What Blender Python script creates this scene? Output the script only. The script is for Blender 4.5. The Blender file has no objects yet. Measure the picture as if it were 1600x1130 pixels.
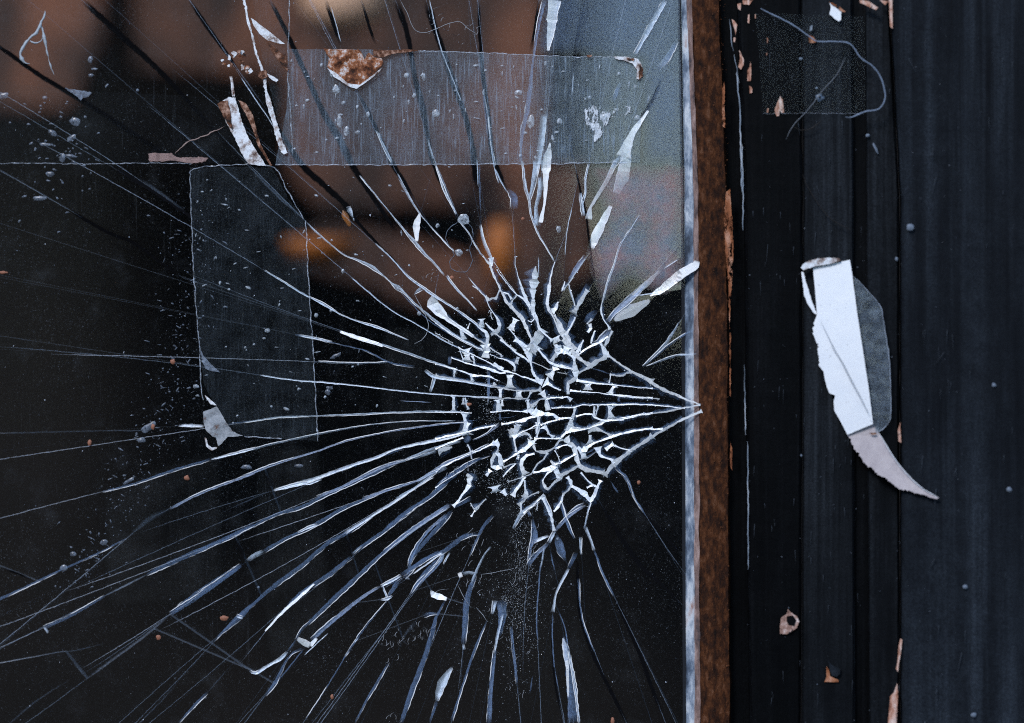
import bpy, math, random
from mathutils import Vector, noise
from mathutils.geometry import delaunay_2d_cdt
R = math.radians
random.seed(7)
scene = bpy.context.scene
col = scene.collection

# ---------------------------------------------------------------- camera
S = 0.00027                       # metres of door per photograph pixel
LENS = 85.0
DIST = 800 * S * LENS / 18.0
YAW = R(5.0)
FWD = Vector((-math.sin(YAW), math.cos(YAW), 0)); RGT = Vector((math.cos(YAW), math.sin(YAW), 0)); UP = Vector((0, 0, 1))
CAMP = -DIST * FWD
cam_d = bpy.data.cameras.new('camera'); cam = bpy.data.objects.new('camera', cam_d); col.objects.link(cam)
cam.location = CAMP; cam.rotation_euler = (R(90), 0, YAW)
cam_d.lens = LENS; cam_d.sensor_width = 36; cam_d.clip_start = 0.01; cam_d.clip_end = 3000
cam_d.dof.use_dof = True; cam_d.dof.focus_distance = DIST + 0.0015; cam_d.dof.aperture_fstop = 2.8; cam_d.dof.aperture_blades = 9
scene.camera = cam

# ---------------------------------------------------------------- sky and sun
SUN_EL, SUN_AZ = R(38), R(205)    # soft overcast light from behind the photographer's left shoulder
world = bpy.data.worlds.new('World'); scene.world = world; world.use_nodes = True
wn = world.node_tree; bg = wn.nodes['Background']
sky = wn.nodes.new('ShaderNodeTexSky'); sky.sky_type = 'NISHITA'; sky.sun_disc = False
sky.sun_elevation = SUN_EL; sky.sun_rotation = SUN_AZ; sky.dust_density = .4; sky.ozone_density = 3.0
wn.links.new(sky.outputs[0], bg.inputs[0]); bg.inputs[1].default_value = 0.10
sun_d = bpy.data.lights.new('sun', 'SUN'); sun_d.energy = 1.0; sun_d.angle = R(14); sun_d.color = (.98, .98, 1)
sun = bpy.data.objects.new('sun', sun_d); col.objects.link(sun)
sd = Vector((math.sin(SUN_AZ) * math.cos(SUN_EL), math.cos(SUN_AZ) * math.cos(SUN_EL), math.sin(SUN_EL)))
sun.rotation_euler = sd.to_track_quat('Z', 'Y').to_euler()
scene.view_settings.view_transform = 'Standard'; scene.view_settings.look = 'None'
scene.view_settings.exposure = 1.12; scene.view_settings.gamma = 1
cy = scene.cycles
cy.max_bounces = 8; cy.transparent_max_bounces = 40; cy.diffuse_bounces = 3; cy.glossy_bounces = 3
cy.use_denoising = False; cy.filter_width = 1.05
cy.caustics_reflective = False; cy.caustics_refractive = False

# ---------------------------------------------------------------- helpers
def ray(px, py):
    return FWD + RGT * ((px - 800) * S / DIST) + UP * ((565 - py) * S / DIST)
def P(px, py, y=0.0):
    """the point at depth y (glass front is y = 0) that the photograph shows at px, py"""
    d = ray(px, py); return CAMP + d * ((y - CAMP.y) / d.y)

def new_mat(name):
    m = bpy.data.materials.new(name); m.use_nodes = True; m.node_tree.nodes.clear(); return m
class NT:
    def __init__(s, m): s.t = m.node_tree
    def n(s, typ, **kw):
        nd = s.t.nodes.new(typ)
        for k, v in kw.items():
            if k.startswith('i_'):
                key = k[2:]; key = int(key) if key.isdigit() else key.replace('_', ' ')
                s.put(nd.inputs[key], v)
            else: setattr(nd, k, v)
        return nd
    def put(s, inp, v):
        if isinstance(v, bpy.types.NodeSocket): s.t.links.new(v, inp)
        else: inp.default_value = v
    def math(s, op, a, b=0.0, clamp=False):
        nd = s.n('ShaderNodeMath', operation=op, use_clamp=clamp); s.put(nd.inputs[0], a); s.put(nd.inputs[1], b); return nd.outputs[0]
    def ramp(s, f, stops):
        nd = s.n('ShaderNodeValToRGB'); cr = nd.color_ramp
        while len(cr.elements) < len(stops): cr.elements.new(.5)
        for e, (p, c) in zip(cr.elements, stops):
            e.position = p; e.color = (c, c, c, 1) if isinstance(c, (int, float)) else (*c, 1)
        s.put(nd.inputs[0], f); return nd.outputs[0]
    def coords(s, scale=(1, 1, 1), kind='Object'):
        tc = s.n('ShaderNodeTexCoord'); mp = s.n('ShaderNodeMapping'); mp.inputs['Scale'].default_value = scale
        s.t.links.new(tc.outputs[kind], mp.inputs[0]); return mp.outputs[0]
    def noise(s, vec, scale, detail=4, rough=.6):
        return s.n('ShaderNodeTexNoise', i_Vector=vec, i_Scale=scale, i_Detail=detail, i_Roughness=rough).outputs[0]
    def mixc(s, f, a, b):
        nd = s.n('ShaderNodeMix', data_type='RGBA'); s.put(nd.inputs[0], f); s.put(nd.inputs[6], a if not isinstance(a, tuple) else (*a, 1)); s.put(nd.inputs[7], b if not isinstance(b, tuple) else (*b, 1)); return nd.outputs[2]
    def bump(s, h, dist, strength=1.0):
        return s.n('ShaderNodeBump', i_Height=h, i_Distance=dist, i_Strength=strength).outputs[0]
    def principled(s, color, rough, **kw):
        nd = s.n('ShaderNodeBsdfPrincipled'); s.put(nd.inputs['Base Color'], (*color, 1) if isinstance(color, tuple) else color); s.put(nd.inputs['Roughness'], rough)
        for k, v in kw.items(): s.put(nd.inputs[k.replace('_', ' ')], v)
        return nd.outputs[0]
    def mix(s, f, a, b):
        nd = s.n('ShaderNodeMixShader'); s.put(nd.inputs[0], f); s.t.links.new(a, nd.inputs[1]); s.t.links.new(b, nd.inputs[2]); return nd.outputs[0]
    def transp(s, c=(1, 1, 1)): return s.n('ShaderNodeBsdfTransparent', i_Color=(*c, 1)).outputs[0]
    def attr(s, name='op'): return s.n('ShaderNodeAttribute', attribute_name=name).outputs['Fac']
    def out(s, sh): s.t.links.new(sh, s.n('ShaderNodeOutputMaterial').inputs[0])

def mesh_obj(name, verts, faces, m, parent=None, op=None, uv=None, smooth=False, m2=None, idx=None):
    me = bpy.data.meshes.new(name); me.from_pydata([tuple(v) for v in verts], [], faces)
    if op is not None:
        a = me.attributes.new('op', 'FLOAT', 'POINT'); a.data.foreach_set('value', op)
    if uv is not None:
        l = me.uv_layers.new(name='UVMap')
        buf = []
        for f in faces:
            for i in f: buf += uv[i]
        l.data.foreach_set('uv', buf)
    if smooth: me.polygons.foreach_set('use_smooth', [True] * len(faces))
    me.materials.append(m)
    if m2:
        me.materials.append(m2); me.polygons.foreach_set('material_index', idx)
    me.update()
    o = bpy.data.objects.new(name, me); col.objects.link(o)
    if parent: o.parent = parent
    return o
def tag(o, label=None, cat=None, group=None, kind=None):
    if label: o['label'] = label
    if cat: o['category'] = cat
    if group: o['group'] = group
    if kind: o['kind'] = kind
    return o
def empty(name, loc=(0, 0, 0)):
    o = bpy.data.objects.new(name, None); col.objects.link(o); o.location = loc; o.empty_display_size = .02
    return o
def fix_parent(root):     # children built in world coordinates keep their place under a moved Empty
    inv = root.matrix_world.inverted() if False else None
    for ch in root.children: ch.location = ch.location - root.location if ch.parent == root else ch.location

def smooth_line(pts, step=4.0, jit=.5, wjit=.25, seed=0.0, minseg=1, straight=False):
    """Catmull-Rom through (x, y, w), resampled about every step pixels, then roughened"""
    out = []
    n = len(pts)
    for i in range(n - 1):
        p0, p1, p2, p3 = pts[max(i - 1, 0)], pts[i], pts[i + 1], pts[min(i + 2, n - 1)]
        L = math.hypot(p2[0] - p1[0], p2[1] - p1[1]); k = max(minseg, int(L / step))
        for j in range(k):
            t = j / k; t2 = t * t; t3 = t2 * t
            q = []
            for a in range(3):
                m = .5 * ((2 * p1[a]) + (-p0[a] + p2[a]) * t + (2 * p0[a] - 5 * p1[a] + 4 * p2[a] - p3[a]) * t2 + (-p0[a] + 3 * p1[a] - 3 * p2[a] + p3[a]) * t3)
                if straight: m = p1[a] + (p2[a] - p1[a]) * t if a < 2 else p1[a] + (p2[a] - p1[a]) * (t * t * (3 - 2 * t))
                q.append(m)
            out.append(q)
    out.append(list(pts[-1]))
    L = 0; res = []
    for i, q in enumerate(out):
        if i: L += math.hypot(q[0] - out[i - 1][0], q[1] - out[i - 1][1])
        a, b = out[max(i - 1, 0)], out[min(i + 1, len(out) - 1)]
        tx, ty = b[0] - a[0], b[1] - a[1]; l = math.hypot(tx, ty) or 1; nx, ny = -ty / l, tx / l
        e = 0 if i in (0, len(out) - 1) else 1
        d = noise.noise((L * .09, seed, 1.3)) * jit * 2 * e + noise.noise((L * .35, seed, 7.3)) * jit * e
        w = max(.35, q[2] * (1 + wjit * 1.6 * noise.noise((L * .12, seed, 4.1)) + wjit * noise.noise((L * .5, seed, 9.1))))
        res.append((q[0] + nx * d, q[1] + ny * d, w, nx, ny, L))
    return res

def inside(poly, x, y):
    c = False; j = len(poly) - 1
    for i in range(len(poly)):
        xi, yi = poly[i]; xj, yj = poly[j]
        if (yi > y) != (yj > y) and x < (xj - xi) * (y - yi) / (yj - yi) + xi: c = not c
        j = i
    return c
def edge_dist(poly, x, y):
    best = 1e9
    for i in range(len(poly)):
        ax, ay = poly[i]; bx, by = poly[(i + 1) % len(poly)]
        dx, dy = bx - ax, by - ay; t = max(0, min(1, ((x - ax) * dx + (y - ay) * dy) / ((dx * dx + dy * dy) or 1)))
        best = min(best, math.hypot(ax + t * dx - x, ay + t * dy - y))
    return best
def rough_poly(pts, step=6, amp=1.0, seed=0.0):
    out = []; L = 0
    n = len(pts)
    for i in range(n):
        a, b = pts[i], pts[(i + 1) % n]; d = math.hypot(b[0] - a[0], b[1] - a[1]); k = max(1, int(d / step))
        nx, ny = -(b[1] - a[1]) / (d or 1), (b[0] - a[0]) / (d or 1)
        for j in range(k):
            t = j / k; L += d / k
            A = amp(a[0], a[1]) if callable(amp) else amp
            o = (noise.noise((L * .05, seed, 0)) + noise.noise((L * .3, seed, 3)) + .9 * noise.noise((L * .9, seed, 6))) * A * (1 if j else .3)
            out.append((a[0] + (b[0] - a[0]) * t + nx * o, a[1] + (b[1] - a[1]) * t + ny * o))
    return out
def tile(pts, x0, y0, s):
    return [(x0 + p[0] / s, y0 + p[1] / s, *[q / s for q in p[2:]]) for p in pts]

def sheet(name, poly, m, parent=None, y=-.0008, thick=.0001, lift=None, grid=6.0, soft=0, base=1.0):
    """a thin sheet with an outline in photograph pixels; front at depth y(+lift), real thickness, op falls off within soft px of its edge"""
    xs = [p[0] for p in poly]; ys = [p[1] for p in poly]
    pts = [Vector((p[0], p[1])) for p in poly]; n0 = len(pts)
    gx = min(xs) + grid * .5
    while gx < max(xs):
        gy = min(ys) + grid * .5
        while gy < max(ys):
            qx, qy = gx + random.uniform(-.2, .2) * grid, gy + random.uniform(-.2, .2) * grid
            if inside(poly, qx, qy) and edge_dist(poly, qx, qy) > grid * .45: pts.append(Vector((qx, qy)))
            gy += grid
        gx += grid
    r = delaunay_2d_cdt(pts, [], [list(range(n0))], 1, 1e-4)
    V2, F = r[0], r[2]
    lf = lift or (lambda x, y_: 0.0)
    front = [P(v.x, v.y, y + lf(v.x, v.y)) for v in V2]
    back = [q + Vector((0, thick, 0)) for q in front]
    N = len(front)
    faces = [tuple(f) for f in F] + [tuple(i + N for i in reversed(f)) for f in F]
    cnt = {}
    for f in F:
        for i in range(len(f)):
            e = (f[i], f[(i + 1) % len(f)]); cnt[e] = 1
    for (a, b) in list(cnt):
        if (b, a) not in cnt: faces.append((b, a, a + N, b + N))
    op = []
    for v in V2:
        d = edge_dist(poly, v.x, v.y) if soft else 1
        op.append(base * (min(1, d / soft) if soft else 1))
    return mesh_obj(name, front + back, faces, m, parent, op=op + op, smooth=False)
# ---------------------------------------------------------------- materials
def glass_mat():
    m = new_mat('old_glass'); t = NT(m)
    v = t.coords()
    d1 = t.ramp(t.noise(v, 55, 6, .7), [(.56, 0.0), (.75, .016)])
    d2 = t.ramp(t.noise(v, 1300, 2, .8), [(.63, 0.0), (.82, .26)])
    vs = t.coords((1, 1, .04)); d3 = t.ramp(t.noise(vs, 700, 3, .7), [(.62, 0.0), (.8, .05)])
    dirt = t.math('ADD', t.math('ADD', d1, t.math('MULTIPLY', d2, t.ramp(t.noise(v, 22, 3), [(.40, .08), (.68, 1.)]))), t.math('MULTIPLY', d3, t.ramp(t.noise(v, 13, 2), [(.5, 0.), (.65, 1.)])))
    dirt = t.math('ADD', dirt, .0005)
    nb = t.bump(t.noise(v, 40, 2), .00002)
    fc = t.n('ShaderNodeLayerWeight', i_Blend=.5).outputs['Facing']
    fr = t.math('ADD', t.math('MULTIPLY', t.math('POWER', fc, 5.0), .7), .045)
    gl = t.n('ShaderNodeBsdfGlossy', i_Color=(1, 1, 1, 1), i_Roughness=.06, i_Normal=nb).outputs[0]
    body = t.mix(t.math('MULTIPLY', fr, .9), t.transp((.97, .985, .98)), gl)
    dust = t.n('ShaderNodeBsdfDiffuse', i_Color=(.5, .55, .62, 1)).outputs[0]
    t.out(t.mix(dirt, body, dust)); return m
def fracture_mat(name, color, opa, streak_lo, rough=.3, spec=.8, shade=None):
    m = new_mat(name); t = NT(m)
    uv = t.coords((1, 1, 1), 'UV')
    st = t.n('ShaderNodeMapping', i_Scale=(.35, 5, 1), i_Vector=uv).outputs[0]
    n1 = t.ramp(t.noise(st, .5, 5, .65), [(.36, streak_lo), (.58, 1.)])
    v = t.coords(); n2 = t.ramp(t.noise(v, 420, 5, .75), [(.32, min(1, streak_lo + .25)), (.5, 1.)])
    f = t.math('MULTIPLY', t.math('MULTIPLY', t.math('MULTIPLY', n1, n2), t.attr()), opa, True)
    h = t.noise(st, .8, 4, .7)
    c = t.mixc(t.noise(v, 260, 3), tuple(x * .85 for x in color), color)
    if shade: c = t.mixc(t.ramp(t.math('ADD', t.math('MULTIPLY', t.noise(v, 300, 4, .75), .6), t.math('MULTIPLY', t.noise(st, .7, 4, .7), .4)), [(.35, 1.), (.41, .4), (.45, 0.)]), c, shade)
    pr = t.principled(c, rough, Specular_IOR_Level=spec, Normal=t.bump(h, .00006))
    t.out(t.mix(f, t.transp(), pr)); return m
def film_mat(name, color, lo, hi, scale=60, scratch=.0, rough=.5, fine=.5, warm=None, gloss=.02):
    m = new_mat(name); t = NT(m); v = t.coords()
    f = t.ramp(t.noise(v, scale, 6, .65), [(.3, lo), (.75, hi)])
    g = t.ramp(t.noise(v, 1700, 2, .8), [(.3, 1 - fine), (.7, 1 + fine)])
    f = t.math('MULTIPLY', f, g)
    if scratch:
        vs = t.coords((1, 1, .06))
        s1 = t.ramp(t.noise(vs, 1000, 3, .7), [(.52, 0.), (.70, 1.)])
        mk = t.ramp(t.noise(v, 60, 5, .7), [(.36, 0.12), (.62, 1.)])
        f = t.math('ADD', f, t.math('MULTIPLY', t.math('MULTIPLY', s1, mk), scratch))
    f = t.math('MULTIPLY', f, t.attr(), True)
    c = color
    if warm: c = t.mixc(t.ramp(t.noise(v, scale * 1.1, 8, .75), [(.40, 0.), (.66, 1.)]), color, warm)
    pr = t.principled(c, rough, Specular_IOR_Level=.5)
    gl = t.n('ShaderNodeBsdfGlossy', i_Color=(1, 1, 1, 1), i_Roughness=.18).outputs[0]
    base = t.mix(gloss, t.transp((.97, .98, .98)), gl)
    t.out(t.mix(f, base, pr)); return m
def paint_mat(name, dark, light, streak=260, amount=(.45, .75), rough=.42, grain=.00025):
    m = new_mat(name); t = NT(m)
    vs = t.coords((1, 1, .02)); v = t.coords(); vm = t.coords((1, 1, .12))
    a = t.ramp(t.noise(vs, streak, 5, .65), [(amount[0], 0.), (amount[1], 1.)])
    b = t.ramp(t.noise(vm, 60, 5, .6), [(.35, 0.), (.7, 1.)])
    g = t.ramp(t.noise(v, 1300, 2, .8), [(.3, .35), (.72, 1.9)])
    mk = t.ramp(t.noise(t.coords((1, 1, .25)), 26, 4), [(.4, .12), (.62, 1.)])
    a = t.math('MULTIPLY', a, mk)
    f = t.math('MULTIPLY', t.math('ADD', t.math('MULTIPLY', a, .8), t.math('MULTIPLY', t.math('MULTIPLY', b, t.ramp(t.noise(v, 120, 7, .8), [(.3, .2), (.7, 1.4)])), .34)), g, True)
    c = t.mixc(f, dark, light)
    h = t.math('ADD', t.noise(vs, 420, 6, .7), t.math('MULTIPLY', t.noise(v, 300, 5, .7), .3))
    r = t.math('ADD', t.math('MULTIPLY', t.noise(v, 90, 4), .3), rough - .15)
    t.out(t.principled(c, r, Specular_IOR_Level=.05, Normal=t.bump(h, grain))); return m
def blotch_mat(name, stops, scale, rough=.7, bumpd=.0002, stretch=(1, 1, 1), spec=.3, detail=8):
    m = new_mat(name); t = NT(m); v = t.coords(stretch)
    c = t.ramp(t.noise(v, scale, detail, .7), stops)
    t.out(t.principled(c, rough, Specular_IOR_Level=spec, Normal=t.bump(t.noise(v, scale * 3, 6, .7), bumpd))); return m
def flake_mat(name, stops, scale, cover=.40, stretch=(1, 1, 1)):
    m = new_mat(name); t = NT(m); v = t.coords(stretch)
    c = t.ramp(t.noise(v, scale, 8, .7), stops)
    al = t.ramp(t.noise(t.coords((1, 1, .45)), 330, 6, .75), [(cover, 0.), (cover + .05, 1.)])
    t.out(t.mix(al, t.transp(), t.principled(c, .75, Specular_IOR_Level=.2, Normal=t.bump(t.noise(v, scale * 3, 6, .7), .0003)))); return m
def plain(name, c, rough=.6, spec=.3, opa=None):
    m = new_mat(name); t = NT(m); v = t.coords()
    cc = t.mixc(t.noise(v, 700, 4, .7), tuple(x * .7 for x in c), c)
    sh = t.principled(cc, rough, Specular_IOR_Level=spec)
    if opa is not None: sh = t.mix(opa, t.transp(), sh)
    t.out(sh); return m

M_GLASS = glass_mat()
def wall_mat():
    m = new_mat('clean_break'); t = NT(m)
    t.out(t.mix(.06, t.transp(), t.n('ShaderNodeBsdfDiffuse', i_Color=(.7, .8, .95, 1)).outputs[0])); return m
M_WALLG = wall_mat()
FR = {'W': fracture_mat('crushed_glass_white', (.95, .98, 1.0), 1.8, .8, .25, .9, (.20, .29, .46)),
      'S': fracture_mat('fracture_bright', (1.0, 1.0, 1.0), 2.0, .9, .2, 1.0, (.66, .76, .90)),  # sky light reflected by the breaks is put into these pale colours
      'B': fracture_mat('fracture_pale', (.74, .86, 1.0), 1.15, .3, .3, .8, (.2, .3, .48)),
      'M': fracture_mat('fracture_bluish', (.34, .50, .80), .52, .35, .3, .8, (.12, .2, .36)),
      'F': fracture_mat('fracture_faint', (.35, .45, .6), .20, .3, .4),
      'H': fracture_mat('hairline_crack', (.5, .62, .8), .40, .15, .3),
      'K': fracture_mat('fracture_dark', (.006, .006, .007), 1.3, .9, .6, 0.0)}  # black stands in for breaks that mirror the dark interior
M_TAPE = film_mat('clear_tape', (.38, .50, .64), .02, .10, 90, .30, .4, .9)
M_TAPE2 = film_mat('dull_tape', (.32, .40, .48), .0, .028, 90, .03, .45, .9, None, .012)
M_TAPE3 = film_mat('thin_film_residue', (.30, .34, .40), .0, .008, 40, 0, .5, .9, None, .001)
M_TAPEF = film_mat('tape_on_wood', (.08, .09, .11), .0, .02, 120, 0, .6, .9, None, .002)
M_EDGE = film_mat('tape_edge_dirt', (.7, .78, .9), .15, .9, 220, 0, .5, .7)
M_SMEAR = film_mat('pink_grey_smear', (.30, .36, .46), .12, .55, 28, 0, .6, .6, (.75, .30, .25))
M_GHOST = film_mat('ghost_film', (.30, .31, .32), .0, .018, 45, .01, .6, .9, None, .004)
M_WASH = film_mat('sky_reflection_veil', (.20, .31, .50), .03, .20, 24, 0, .6, .8)  # blue tint stands in for sky reflected in the glass
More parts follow.
